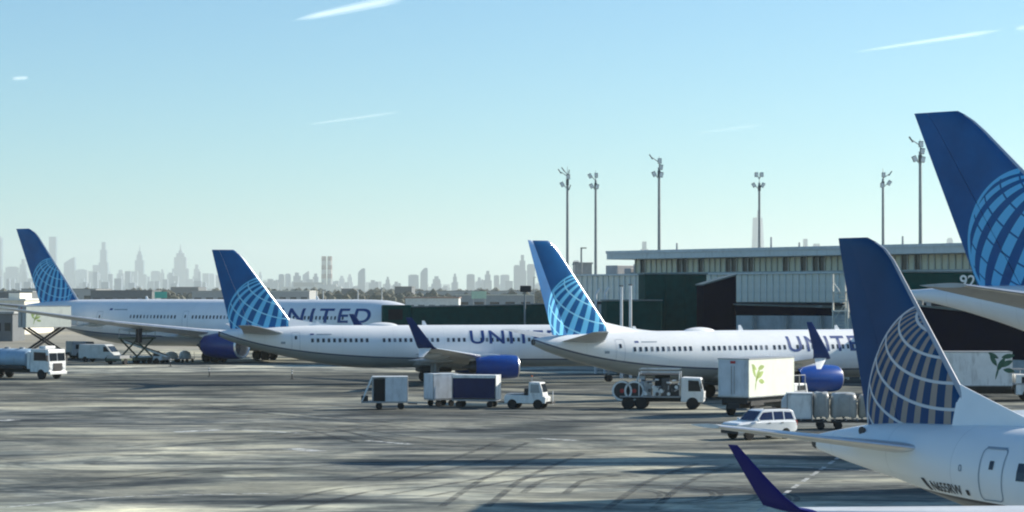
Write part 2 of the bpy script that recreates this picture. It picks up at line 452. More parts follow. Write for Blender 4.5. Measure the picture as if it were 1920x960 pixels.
class Body:
    def __init__(s, st):
        xs = [q[0] for q in st]
        s.top, s.bot, s.hw = (pchip(xs, [q[k] for q in st]) for k in (1, 2, 3))
        s.x0, s.x1 = xs[0], xs[-1]
    def half(s, x, z):
        t, b = s.top(x), s.bot(x); zc, rz = (t + b) / 2, (t - b) / 2
        k = max(0, 1 - ((z - zc) / rz) ** 2); return s.hw(x) * math.sqrt(k)
    def mesh(s, n=64, m=90):
        rings = []
        for j in range(m + 1):
            f = j / m; x = s.x0 + (s.x1 - s.x0) * (f - math.sin(2 * math.pi * f) / (2 * math.pi) * .75)
            t, b, hw = s.top(x), s.bot(x), s.hw(x)
            rings.append([(x, hw * math.cos(2 * math.pi * i / n), (t + b) / 2 + (t - b) / 2 * math.sin(2 * math.pi * i / n)) for i in range(n)])
        return MB().loft(rings)
    def on(s, x, z, off=.012, side=-1): return (x, side * (s.half(x, z) + off), z)
    def patch(s, mb, x0, x1, z0, z1, nx=1, nz=2, off=.012, side=-1, skew=0):
        vs = []
        for i in range(nx + 1):
            for j in range(nz + 1):
                z = z0 + (z1 - z0) * j / nz; x = x0 + (x1 - x0) * i / nx + skew * (z - z0)
                vs.append(s.on(x, z, off, side))
        fs = [(i * (nz + 1) + j, (i + 1) * (nz + 1) + j, (i + 1) * (nz + 1) + j + 1, i * (nz + 1) + j + 1) for i in range(nx) for j in range(nz)]
        return mb.add(vs, fs)
    def ring(s, mb, x0, x1, z0, z1, r, wd, off=.012, side=-1):
        def outline(k):
            P = []
            for cx, cz, a0 in ((x1 - r, z1 - r, 0), (x0 + r, z1 - r, 90), (x0 + r, z0 + r, 180), (x1 - r, z0 + r, 270)):
                for q in range(6):
                    a = RAD(a0 + 18 * q); P.append((cx + (r + k) * math.cos(a), cz + (r + k) * math.sin(a)))
            out = []
            for i in range(len(P)):
                a, b = P[i], P[(i + 1) % len(P)]; d = math.dist(a, b); n = max(1, int(d / .15))
                out += [(a[0] + (b[0] - a[0]) * t / n, a[1] + (b[1] - a[1]) * t / n) for t in range(n)]
            return out
        A, B = outline(0), outline(-wd)
        # same sample count on both outlines
        n = min(len(A), len(B)); A = [A[int(i * len(A) / n)] for i in range(n)]; B = [B[int(i * len(B) / n)] for i in range(n)]
        vs = [s.on(x, z, off, side) for x, z in A] + [s.on(x, z, off, side) for x, z in B]
        return mb.add(vs, [(i, (i + 1) % n, n + (i + 1) % n, n + i) for i in range(n)])

def text_mesh(txt, height, spacing=1.0, bold=.0, sx=1.0):
    cu = bpy.data.curves.new("t", 'FONT'); cu.body = txt; cu.size = height / .70; cu.space_character = spacing; cu.offset = bold * height
    ob = bpy.data.objects.new("t", cu); COL.objects.link(ob)
    bpy.context.view_layer.update()
    me = bpy.data.meshes.new_from_object(ob.evaluated_get(bpy.context.evaluated_depsgraph_get()))
    bpy.data.objects.remove(ob); bpy.data.curves.remove(cu)
    for v in me.vertices: v.co.x *= sx
    return me

def body_text(body, name, txt, x, z, height, mat_, parent, spacing=1.0, bold=.02, sx=1.0, length=None, skew=0.0, slope=0.0):
    me = text_mesh(txt, height, spacing, bold, sx)
    bm = bmesh.new(); bm.from_mesh(me)
    k = 1.0
    if length:
        wdt = max(v.co.x for v in bm.verts) - min(v.co.x for v in bm.verts); k = length / wdt
    n = max(6, int(height / .12))
    for i in range(n + 1):
        bmesh.ops.bisect_plane(bm, geom=bm.verts[:] + bm.edges[:] + bm.faces[:], plane_co=(0, -.05 * height + 1.1 * height * i / n, 0), plane_no=(0, 1, 0))
    for v in bm.verts:
        tx, tz = v.co.x * k, v.co.y
        xx, zz = x + tx + skew * tz, z + tz + slope * tx
        v.co = Vector(body.on(xx, zz, .016))
    for f in bm.faces: f.smooth = True
    bm.to_mesh(me); bm.free(); me.materials.clear(); me.materials.append(mat_); me.name = name
    ob = bpy.data.objects.new(name, me); COL.objects.link(ob); ob.parent = parent
    return ob

def wheel_mesh(r, wd):
    mb = MB()
    mb.lathe([(-wd / 2, r * .55), (-wd / 2, r * .88), (-wd * .3, r), (wd * .3, r), (wd / 2, r * .88), (wd / 2, r * .55)], axis='Y', n=20)
    mb.lathe([(-wd * .42, r * .15), (-wd * .42, r * .56), (wd * .42, r * .56), (wd * .42, r * .15)], axis='Y', n=16, mi=1)
    return mb.mesh("wheel", [rubber, hubm], smooth=True)

def add_mesh(name, me, parent, loc=(0, 0, 0), rz=0):
    o = bpy.data.objects.new(name, me); COL.objects.link(o); o.parent = parent; o.location = loc; o.rotation_euler = (0, 0, rz)
    return o

def gear(parent, x, y, ztop, r, wd, rows, gap, side=0):
    g = MB(); g.tube((x, y, r * .9), (x, y, ztop), .13 if r > .45 else .09, .16 if r > .45 else .11)
    g.tube((x, y, ztop * .55), (x + 1.0 * r * 2, y, ztop), .06)
    g.tube((x, y - gap, r), (x, y + gap, r), .07)
    if side: g.box((x, y + side * .35, ztop * .72), (1.5 * r, .05, ztop * .5))
    if rows > 1: g.tube((x - (rows - 1) * r * 1.1, y, r), (x + (rows - 1) * r * 1.1, y, r), .12)
    go = g.build("landing_gear", steel, parent)
    me = wheel_mesh(r, wd)
    for k in range(rows):
        for sy in (-1, 1):
            add_mesh("wheel", me, go, (x + (k - (rows - 1) / 2) * r * 2.25, y + sy * gap, r))

def engine(parent, x, y, z, r, L, nac, dark_in=True, pylon_to=None):
    mb = MB(); e = []
    out = [(.50, .86), (.47, .955), (.40, 1.0), (.22, 1.04), (0, 1.03), (-.2, .98), (-.40, .86), (-.5, .80), (-.5, .74), (-.3, .78)]
    mb.lathe([(a * L, b * r) for a, b in out[1:]], (x, y, z), 'X', 36, caps=False)
    n = mb.build("engine_nacelle", nac, parent, smooth=True)
    lp = MB().lathe([(a * L, b * r) for a, b in ((.462, .962), (.49, .92), (.50, .86), (.48, .80), (.40, .78), (.25, .80))], (x, y, z), 'X', 36, caps=False)
    lp.build("inlet_lip", metal, n, smooth=True)
    MB().lathe([(.26 * L, .80 * r), (.255 * L, .3 * r), (.30 * L, .2 * r), (.36 * L, .02 * r)], (x, y, z), 'X', 24).build("fan", dmetal, n, smooth=True)
    MB().lathe([(-.3 * L, .78 * r), (-.32 * L, .62 * r), (-.62 * L, .48 * r), (-.62 * L, .42 * r), (-.58 * L, .36 * r), (-.80 * L, .05 * r)], (x, y, z), 'X', 24).build("exhaust_nozzle", dmetal, n, smooth=True)
    if pylon_to:
        px, pz = pylon_to
        MB().prism([(x + .25 * L, z + .9 * r), (x - .55 * L, z + .55 * r), (x - .95 * L, pz - .1), (px, pz + .15), (x - .05 * L, z + 1.12 * r)], y - .16 * r, y + .16 * r).build("engine_pylon", white, n, bevel=.03)

def aircraft(name, label, loc, head, P):
    A = thing(name, label, "airplane", loc, head)
    B = Body(P["st"])
    fus = B.mesh().build("fuselage", P["fus"], A, smooth=True, ang=60)
    # fin
    f = P["fin"]; TT, TL, RT, RL = f["tipTE"], f["tipLE"], f["rootTE"], f["rootLE"]
    th = f.get("th", .105); secs = []
    for k in [0, .2, .4, .6, .75, .88, .94, .975, 1.0]:
        z = RT[1] + (TT[1] - RT[1]) * k; te = RT[0] + (TT[0] - RT[0]) * k; le = RL[0] + (TL[0] - RL[0]) * k
        if "bow" in f: le -= f["bow"] * math.sin(math.pi * min(1, k * 1.05)) * 1.0
        rr = f.get("round", .35)
        if k > .88: le -= rr * ((k - .88) / .12) ** 2.5
        tk = th if k < 1 else th * .5
        secs.append((Vector((le, 0, z)), le - te, tk, Vector((0, 1, 0))))
    hs = f.get("hinge", .70)
    fm = foil_loft(MB(), secs, 0, hs).build("fin", P["finm"], A, smooth=True, ang=50); set_logo(fm.data)
    rs = secs
    rd = foil_loft(MB(), rs[:-1] if f.get("cut") else rs, hs + .006, 1.0, n=5); me = rd.mesh("rudder", P["finm"], True, 50); set_logo(me)
    ro = add_mesh("rudder", me, A)
    if f.get("deflect"):
        h0 = Vector((secs[0][0].x - secs[0][1] * hs, 0, secs[0][0].z)); h1 = Vector((secs[-1][0].x - secs[-1][1] * hs, 0, secs[-1][0].z))
        me.transform(Matrix.Translation(h0) @ Matrix.Rotation(f["deflect"], 4, (h1 - h0)) @ Matrix.Translation(-h0))
    foil_loft(MB(), secs[:-1], 0, .035, 1.05, 5).build("leading_edge", P.get("lem", metal), fm, smooth=True)
    if "dorsal" in f:
        xd, bk = f["dorsal"], f.get("dtop", .3)
        zt_ = RT[1]; zk = zt_ + (TT[1] - zt_) * bk; lk = RL[0] + (TL[0] - RL[0]) * bk
        mb = MB(); rings = []
        for q in range(9):
            t = q / 8; x = xd + (lk - xd) * t; zz = B.top(xd) + (zk - B.top(xd)) * t ** f.get("dpow", 1.9); wd = .02 + (.16 + .09 * f.get("scale", 1)) * t ** 1.2
            zb = B.top(x) - .35
            rings.append([(x, -wd * 1.9, zb), (x, -wd * .8, zb + (zz - zb) * .6), (x, -.015, zz), (x, .015, zz), (x, wd * .8, zb + (zz - zb) * .6), (x, wd * 1.9, zb)])
        mb.loft(rings); mb.build("dorsal_fin", white, fm, smooth=True, ang=60)
    # tailplane and wings
    for sgn, sd_ in ((-1, "starboard"), (1, "port")):
        up = lambda ang: Vector((0, -sgn * math.sin(RAD(ang)), math.cos(RAD(ang))))
        ss = [(Vector((xl, sgn * y, z)), c, t, up(0)) for xl, y, z, c, t in P["stab"]]
        so = foil_loft(MB(), ss, 0, .72).build("tailplane", P.get("stabm", grey_wing), A, smooth=True, ang=50)
        foil_loft(MB(), ss, .725, 1.0, n=4).build("elevator", P.get("stabm", grey_wing), so, smooth=True, ang=50)
        foil_loft(MB(), ss, 0, .05, 1.06, 4).build("leading_edge", metal, so, smooth=True)
        ws = [(Vector((xl, sgn * y, z)), c, t, up(0)) for xl, y, z, c, t in P["wing"]]
        wo = foil_loft(MB(), ws, 0, .76, n=11).build("wing", P.get("wingm", wing_top), A, smooth=True, ang=50)
        foil_loft(MB(), ws, .765, 1.0, n=4).build("flap", grey_wing, wo, smooth=True, ang=50)
        foil_loft(MB(), ws, 0, .045, 1.06, 4).build("leading_edge", metal, wo, smooth=True)
        for yy in P.get("fairings", []):
            i = max(k for k in range(len(P["wing"]) - 1) if P["wing"][k][1] <= yy); a, b = P["wing"][i], P["wing"][i + 1]
            t = (yy - a[1]) / (b[1] - a[1]); xl, z, c = (a[k] + (b[k] - a[k]) * t for k in (0, 2, 3))
            MB().lathe([(xl - .45 * c, .03), (xl - .6 * c, .22), (xl - .95 * c, .26), (xl - 1.1 * c, .17), (xl - 1.3 * c, .02)], (0, sgn * yy, z - .16 - .02 * c), 'X', 12).build("flap_track_fairing", grey_wing, wo, smooth=True)
        if "winglet" in P:
            wl = [(Vector((xl, sgn * y, z)), c, t, up(a)) for xl, y, z, c, t, a in P["winglet"]]
            foil_loft(MB(), wl).build("winglet", P["wletm"], wo, smooth=True, ang=50)
        if "strake" in P:
            wl = [(Vector((xl, sgn * y, z)), c, t, up(a)) for xl, y, z, c, t, a in P["strake"]]
            foil_loft(MB(), wl).build("winglet_strake", white, wo, smooth=True, ang=50)
        ex, ey, ez, er, eL, pyl = P["eng"]
        engine(A, ex, sgn * ey, ez, er, eL, P["engm"], pylon_to=pyl)
        gx, gy, gz, gr, gw, rows, gap = P["mg"]
        gear(A, gx, sgn * gy, gz, gr, gw, rows, gap, side=-sgn if rows == 1 else sgn)
    gx, gz, gr, gw = P["ng"]
    gear(A, gx, 0, gz, gr, gw, 1, .3)
    # belly fairing
    bf = P["bfair"]
    rings = []
    for q in range(13):
        t = q / 12; x = bf[0] + (bf[1] - bf[0]) * t; k = math.sin(math.pi * t) ** .5 if 0 < t < 1 else .05
        rings.append([(x, bf[2] * k * math.cos(2 * math.pi * i / 24), bf[3] + bf[4] * k * math.sin(2 * math.pi * i / 24)) for i in range(24)])
    MB().loft(rings).build("belly_fairing", P.get("bellym", grey_wing), A, smooth=True)
    if P.get("bay"):
        bx0, bx1 = P["bay"]; MB().b2(bx0, bx1, -1.5, 1.5, bf[3] - bf[4] - .12, bf[3] - bf[4] + .5).build("gear_bay", under, A, bevel=.1)
    # cabin windows
    wz, wh, ww = P["winz"]
    for x0, n, dx in P["wins"]:
        for i in range(n):
            x = x0 + i * dx
            mb = MB(); B.patch(mb, x - ww / 2, x + ww / 2, wz - wh / 2, wz + wh / 2, 1, 2); mb.build("window", cabinwin if rnd.random() < .78 else shadewin, A)
    for x0, x1, z0, z1 in P.get("doors", []):
        mb = MB(); B.ring(mb, x0, x1, z0, z1, .12, P.get("dw", .05)); d = mb.build("door_outline", lineink, A)
        dk = P.get("dwin", .9)
        mb = MB(); B.patch(mb, (x0 + x1) / 2 - ww * .5 * dk, (x0 + x1) / 2 + ww * .5 * dk, z0 + (z1 - z0) * .6, z0 + (z1 - z0) * .6 + wh * dk); mb.build("door_window", cabinwin, d)
    # aerials and a satellite dome on the crown
    for x, hgt in P.get("aerials", []):
        MB().prism([(x, B.top(x) - .05), (x - .28, B.top(x) + hgt), (x - .5, B.top(x) + hgt), (x - .5, B.top(x) - .05)], -.03, .03).build("aerial", white, A)
    if "dome" in P:
        x, L = P["dome"]
        MB().lathe([(x + L * .5 * math.cos(RAD(a)), .44 * math.sin(RAD(a)) + .01) for a in range(0, 181, 15)], (0, 0, B.top(x) - .18), 'X', 20).build("satcom_dome", white, A, smooth=True)
    for q in P.get("text", []):
        body_text(B, "lettering", q["t"], q["x"], q["z"], q["h"], q.get("m", letter_blue), A, q.get("sp", 1.0), q.get("b", .02), 1.0, q.get("L"), q.get("skew", 0), q.get("slope", 0))
    for x0, x1, z0, z1, mm, sk in P.get("marks", []):
        mb = MB(); B.patch(mb, x0, x1, z0, z1, 2, 3, .016, -1, sk); mb.build("marking", mm, A)
    if P.get("apu"):
        x, z, r = P["apu"]; MB().lathe([(x + .1, r * .9), (x - .12, r), (x - .12, r * .7), (x + .05, r * .6)], (0, 0, z), 'X', 16).build("exhaust_outlet", dmetal, A, smooth=True)
    return A, B

DK, LT, LN = (.003, .10, .29), (.15, .54, .82), (.30, .68, .88)

def boeing_small(L, xe, reg=None, deflect=0, text_x=0, wins=(), fn=0):
    fus = fuselage_material("single aisle livery", WHITE, (.34, .37, .37), (.05, .07, .13), 2.2, 3.0, 7.0, .06)
    st = [(.75, 5.0, 4.45, .22), (2, 5.15, 3.95, .6), (5, 5.35, 3.05, 1.2), (9, 5.48, 2.15, 1.66), (12, 5.5, 1.66, 1.84), (14.5, 5.5, 1.5, 1.88),
          (L - 8, 5.5, 1.5, 1.88), (L - 5.5, 5.45, 1.52, 1.85), (L - 3.8, 5.1, 1.6, 1.72), (L - 2.2, 4.4, 1.75, 1.42), (L - 1, 3.8, 2.05, 1.0), (L - .3, 3.35, 2.45, .5), (L, 2.95, 2.85, .06)]
    finm = fin_material("blue fin with globe %d" % fn, 5.3, 6.3, 3.85, 22, .46, 24, 18, 8, DK, LT, LN, .045, .03, 17)
    return dict(st=st, fus=fus, finm=finm,
        fin=dict(tipTE=(0, 12.55), tipLE=(2.35, 12.55), rootTE=(1.75, 5.2), rootLE=(7.9, 5.2), th=.10, dorsal=12.0, dtop=.14, deflect=deflect, round=.35, dpow=1.5),
        stab=[(6.9, .4, 4.75, 4.0, .10), (5.2, 3.5, 5.15, 2.7, .09), (3.1, 7.17, 5.6, 1.3, .08)],
        wing=[(xe + .9, 1.2, 2.15, 7.6, .13), (xe - 1.95, 5.7, 2.75, 4.5, .12), (xe - 5.0, 11.5, 3.25, 2.9, .11), (xe - 7.8, 17.0, 3.7, 1.6, .10)],
        winglet=[(xe - 7.8, 17.0, 3.7, 1.6, .10, 5), (xe - 8.1, 17.35, 3.85, 1.5, .09, 45), (xe - 8.5, 17.6, 4.3, 1.3, .08, 75), (xe - 10.2, 18.0, 6.4, .5, .07, 80)],
        strake=[(xe - 8.3, 17.2, 3.72, 1.1, .08, -30), (xe - 9.1, 17.6, 2.95, .4, .07, -60)],
        eng=(xe, 4.83, 1.66, 1.07, 4.1, (xe - 1.9, 2.7)), engm=blue_engine, mg=(xe - 5.4, 2.86, 2.3, .56, .4, 1, .43), ng=(L - 4.1, 1.9, .34, .2),
        bfair=(xe - 8.5, xe + 2.5, 2.0, 2.05, .85), wletm=navy, fairings=(4.2, 8.4, 11.6), bay=(xe - 6.6, xe - 3.6),
        winz=(4.12, .36, .25), wins=wins, doors=[(7.3, 8.05, 3.2, 4.9), (L - 6.2, L - 5.35, 3.1, 4.95)], dw=.022,
        aerials=[(10.2, .4), (20.3, .42), (L - 9, .35)], dome=(16.0, 3.2), apu=(.75, 4.72, .24),
        text=[dict(t="UNITED", x=text_x, z=3.78, h=1.22, L=9.0, sp=1.2, b=.02)],
        marks=[(6.3, 6.7, 3.8, 4.0, lineink, 0), (9.0, 9.35, 4.62, 4.76, letter_blue, 0), (9.6, 11.0, 4.64, 4.73, lineink, 0)])

def hd(b): return RAD(b)
P2 = boeing_small(42.1, 26.0, text_x=24.0, wins=[(9.2, 11, .51), (15.9, 11, .51), (22.0, 4, .51), (25.2, 18, .51)], fn=1)
P2o = at(397, 465, 208); aircraft("airliner", "white airliner with blue globe fin in the middle, parked behind the baggage carts", (P2o.x, 208, 0), hd(12), P2)
P3 = boeing_small(39.0, 24.0, text_x=23.4, wins=[(8.9, 11, .51), (15.2, 13, .51), (22.1, 3, .51), (24.4, 16, .51)], deflect=RAD(28), fn=2)
P3["marks"] = P3["marks"][:]
P3o = at(985, 450, 172); aircraft("airliner", "white airliner with pale rudder turned out, parked behind the hose truck and box truck", (P3o.x, 172, 0), hd(29), P3)

# wide-body at the left
L = 67.3; xe = 44.6
st = [(1.2, 6.9, 6.2, .25), (3, 7.15, 5.7, .7), (7, 7.5, 4.6, 1.55), (12, 7.7, 3.2, 2.35), (17, 7.75, 2.2, 2.8), (21, 7.78, 1.85, 2.93), (26, 7.78, 1.75, 2.95),
      (L - 9, 7.78, 1.75, 2.95), (L - 5.5, 7.7, 1.8, 2.9), (L - 3.3, 7.4, 2.0, 2.6), (L - 1.8, 6.8, 2.3, 2.15), (L - .8, 6.1, 2.7, 1.55), (L - .2, 5.2, 3.3, .75), (L, 4.4, 4.1, .08)]
P1 = dict(st=st, fus=fuselage_material("twin aisle livery", WHITE, (.36, .38, .40), (.05, .07, .16), 2.9, 3.6, 9.0, .07),
    finm=fin_material("blue fin with globe 3", 6.8, 9.4, 3.9, 22, .48, 24, 18, 8, DK, LT, LN, .045, .03, 17),
    fin=dict(tipTE=(0, 17.3), tipLE=(3.3, 16.95), rootTE=(4.6, 7.1), rootLE=(12.1, 7.1), th=.10, dorsal=14.5, dtop=.06, round=.9),
    stab=[(12.0, .8, 6.3, 6.6, .10), (6.5, 9.9, 7.2, 2.2, .09)],
    wing=[(xe + 4.2, 2.0, 2.9, 12.5, .13), (xe - 1.6, 9.8, 3.8, 7.6, .12), (xe - 8, 19, 5.0, 4.9, .11), (xe - 14.6, 27.0, 6.4, 2.7, .10), (xe - 18.6, 30.4, 7.05, .5, .09)],
    eng=(xe + .6, 9.8, 2.2, 1.58, 5.6, (xe - 1.8, 3.9)), engm=blue_engine_deep, mg=(xe - 5.2, 4.9, 3.2, .66, .5, 2, .72), ng=(L - 6.0, 2.6, .5, .35),
    bfair=(xe - 13, xe + 6, 3.0, 2.6, 1.3), fairings=(7.5, 13.5, 19),
    winz=(5.55, .42, .28), wins=[(23.5, 14, .58), (34.0, 16, .58), (45.6, 22, .58)], doors=[(17.5, 18.5, 4.0, 6.2), (32.3, 33.2, 4.1, 6.3), (43.8, 44.7, 4.1, 6.3)], dw=.04,
    aerials=[(24, .4), (40, .4), (52, .4)], text=[dict(t="UNITED", x=45.9, z=5.0, h=1.70, L=15.8, sp=1.3, b=.022)],
    marks=[(19.5, 20.0, 6.35, 6.6, letter_blue, 0), (20.3, 22.6, 6.38, 6.5, lineink, 0)], apu=(1.2, 6.55, .28))
P1o = at(30, 433, 304); aircraft("wide_body_airliner", "large bluish white airliner at far left, long grey wing and dark blue engine", (P1o.x, 304, 0), hd(-33), P1)

# wide-body whose tail rises at the right edge
L = 73.0; xe = 47.0
st = [(-.6, 8.62, 8.25, .2), (2, 8.78, 7.75, .6), (5, 8.88, 7.0, 1.15), (9, 8.92, 5.75, 1.9), (14, 8.9, 4.2, 2.6), (20, 8.82, 2.95, 3.03), (26, 8.8, 2.6, 3.1),
      (L - 12, 8.75, 2.55, 3.1), (L - 8, 8.6, 2.6, 3.02), (L - 4.5, 7.8, 2.8, 2.5), (L - 2, 6.6, 3.3, 1.75), (L - .5, 5.4, 4.1, .8), (L, 4.8, 4.6, .08)]
P5 = dict(st=st, fus=fuselage_material("rear twin aisle livery", WHITE, (.36, .38, .40), (.10, .12, .20), 2.4, 1.5, 9.0, .02),
    finm=fin_material("blue fin with globe 4", 7.5, 11.2, 4.1, 20, .52, 24, 17, 4, (.003, .088, .275), (.12, .49, .82), (.004, .09, .28), .045, .04, 26),
    fin=dict(tipTE=(0, 18.5), tipLE=(3.3, 18.5), rootTE=(4.1, 8.6), rootLE=(13.6, 8.6), th=.10, round=.5, cut=0),
    stab=[(16.2, .8, 7.35, 7.6, .10), (9.6, 10.7, 8.85, 2.7, .09)],
    wing=[(xe + 5, 2.5, 3.4, 12.5, .13), (xe - 1.6, 9.8, 4.2, 8, .12), (xe - 9.5, 20, 5.6, 4.6, .11), (xe - 16, 30.4, 7.2, 1.4, .10)],
    eng=(xe + .6, 9.8, 2.35, 1.75, 6.4, (xe - 1.8, 4.3)), engm=blue_engine, mg=(xe - 6, 5.5, 3.4, .66, .5, 3, .7), ng=(L - 6, 3, .5, .35),
    bfair=(xe - 12, xe + 7, 3.1, 3.2, 1.4), winz=(6.2, .4, .27), wins=[(22, 40, .58)], doors=[(17.5, 18.5, 4.8, 6.9)], dw=.04, apu=(-.6, 8.44, .2))
P5o = at(1715, 210, 125); aircraft("wide_body_airliner", "tall tail of a large airliner at the right edge, pale blue globe on dark fin", (P5o.x, 125, 0), hd(-42), P5)

# regional jet in the foreground
L = 29.9; xe = 16.6
st = [(-.7, 4.95, 4.55, .15), (.3, 5.14, 4.34, .36), (1.2, 5.28, 4.18, .56), (2.4, 5.37, 3.98, .80), (3.6, 5.41, 3.72, 1.0), (5.6, 5.45, 3.3, 1.24), (9, 5.48, 2.6, 1.45), (12, 5.48, 2.2, 1.5), (L - 7, 5.48, 2.15, 1.5),
      (L - 4.5, 5.4, 2.2, 1.46), (L - 2.6, 4.8, 2.35, 1.2), (L - 1.2, 4.1, 2.7, .85), (L - .3, 3.6, 3.05, .4), (L, 3.35, 3.25, .05)]
P4 = dict(st=st, fus=fuselage_material("regional livery", WHITE, (.16, .17, .175), (.03, .035, .05), 3.66, .5, 4.0, .035),
    finm=fin_material("navy fin with gold grid globe", 3.8, 5.6, 2.78, 32, .44, 26, 12.7, 3.5, (.005, .050, .150), (.34, .27, .23), (.62, .62, .64), .06, .014),
    fin=dict(tipTE=(0, 9.78), tipLE=(1.5, 9.78), rootTE=(1.1, 5.05), rootLE=(4.95, 5.05), th=.10, dorsal=6.6, dtop=.27, round=.5, dpow=1.05, scale=.1, deflect=RAD(3)),
    lem=M("fin edge pale", (.35, .37, .42), .4),
    stab=[(3.75, .3, 4.78, 2.8, .10), (1.75, 5.3, 5.42, 1.05, .09)], stabm=M("tailplane pale grey", (.60, .63, .65), .4, dirt=.1),
    wing=[(16.9, 1.0, 3.9, 5.6, .13), (14.9, 4.5, 4.32, 3.4, .12), (11.55, 11.4, 4.6, 1.2, .10)],
    winglet=[(11.55, 11.4, 4.6, 1.2, .10, 5), (11.42, 11.68, 4.67, .98, .09, 40), (11.22, 11.85, 4.87, .76, .08, 62), (10.92, 12.02, 5.2, .56, .08, 70), (10.45, 12.28, 5.75, .26, .08, 72)],
    eng=(xe, 4.2, 2.2, .85, 3.2, (xe - 1.8, 3.3)), engm=white, mg=(xe - 4.5, 2.6, 3, .5, .35, 1, .38), ng=(L - 3.5, 2.4, .32, .2),
    bfair=(xe - 6, xe + 2, 1.4, 2.7, .8), wletm=purple, winz=(4.55, .38, .26), wins=[(7.05, 22, .8)], doors=[(5.75, 6.5, 3.85, 5.02)], dw=.028, dwin=.5,
    text=[dict(t="N655RW", x=4.0, z=3.93, h=.22, L=1.12, m=ink, b=.02, skew=-.2, slope=-.02)],
    marks=[(3.80, 3.92, 3.92, 4.2, ink, -.45), (5.28, 5.38, 3.92, 4.04, ink, -.15)], apu=(-.7, 4.75, .17))
P4o = at(1573, 447, 55); P4A, P4B = aircraft("regional_jet", "nearest jet with gold striped globe fin, tail and registration N655RW at bottom right", (P4o.x, 55, 0), hd(-55), P4)
mb = MB(); P4B.ring(mb, 5.1, 5.2, 4.45, 4.6, .04, .025); mb.build("access_panel", lineink, P4A)
mb = MB(); P4B.patch(mb, 5.82, 6.43, 4.99, 5.04, 3, 1, .018); mb.build("door_head_seal", lineink, P4A)
MB().lathe([(-.03, .11), (.03, .09)], (1.25, -.42, 5.13), 'Y', 14).build("tail_light_pod", ink, P4A, smooth=True)

# ------------------------------------------------------------------ concourse
FL, FR = Vector((9.0, 274.5, 0)), Vector((64.0, 205.0, 0))
fd = (FR - FL).normalized(); flen = (FR - FL).length; fang = math.atan2(fd.y, fd.x)
# local frame: x along the facade to the right, +y into the building
cc = thing("concourse", "long pale grey airport concourse with flat roof and window band", "building", FL, fang)
def cbox(name, x0, x1, y0, y1, z0, z1, mt, bevel=0, par=None): return MB().b2(x0, x1, y0, y1, z0, z1).build(name, mt, par or cc, bevel=bevel)
core = cbox("wall", 6.0, flen, 1.6, 26, 0, 11.0, conc)
cbox("lower_wall", -3.0, flen, .5, 1.58, 0, 6.2, M("lower wall grey", (.48, .50, .50), .8, dirt=.2))
cbox("roof", 5.0, flen + 2, -.9, 28, 12.60, 13.55, roofw, .05)
cbox("roof_edge", 5.0, flen + 2, -1.05, -.905, 13.3, 13.62, M("roof edge trim", (.62, .64, .64), .6))
cbox("window_wall", 7.0, flen, 1.9, 2.1, 11.0, 12.59, glass)
pane_me = MB().b2(-.42, .42, -.02, .02, 0, 1.60).mesh("pane", M("blind behind glass", (.72, .68, .52), .3, var=.25, scale=.2))
pane_dk = MB().b2(-.42, .42, -.02, .02, 0, 1.60).mesh("pane", M("unlit pane", (.05, .055, .06), .12))
mul_me = MB().b2(-.06, .06, -.1, .1, 0, 1.62).mesh("mullion", mullion)
x = 7.3
while x < flen - .5:
    add_mesh("pane", pane_me if rnd.random() < .80 else pane_dk, cc, (x + .45, 1.8, 10.96)); add_mesh("mullion", mul_me, cc, (x, 1.72, 10.95)); x += .92
pan_me = MB().prism([(-.46, 0), (.46, 0), (.46, 3.1), (-.46, 3.1)], -.05, .05).mesh("wall_panel", panelm)
rib_me = MB().prism([(-.07, 0), (.07, 0), (.07, 3.1), (-.07, 3.1)], -.14, .0).mesh("panel_rib", M("panel rib pale", (.70, .71, .68), .5))
x = -3.0
while x < flen:
    zz = 7.55
    add_mesh("wall_panel", pan_me, cc, (x + .5, .3, zz)); add_mesh("panel_rib", rib_me, cc, (x, .27, zz)); x += 1.0
cbox("ledge", -3.2, flen, -.1, 1.55, 10.66, 10.86, roofw)
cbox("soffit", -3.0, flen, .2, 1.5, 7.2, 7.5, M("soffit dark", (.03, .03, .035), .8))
cbox("low_block", -6, 5.98, 1.6, 22, 0, 10.6, conc)
for k in range(12):
    xx = 3 + k * 5.2; MB().tube((xx, .0, 0), (xx, .0, 7.2), .28, n=12).build("column", conc, cc)
for k, (xx, hh, ww) in enumerate(((-2.0, 1.4, 2.2), (1.5, 1.0, 1.2), (3.2, 1.5, 1.0))):
    MB().b2(xx, xx + ww, 5, 8, 10.6, 10.6 + hh).build("roof_unit", steel, cc, bevel=.04)
for xx, hh in ((10.0, 1.1), (26.0, 1.5), (30.5, .8), (46, 1.2)):
    MB().tube((xx, 6, 13.5), (xx, 6, 13.5 + hh), .12, .1, 8).build("roof_vent", steel, cc)

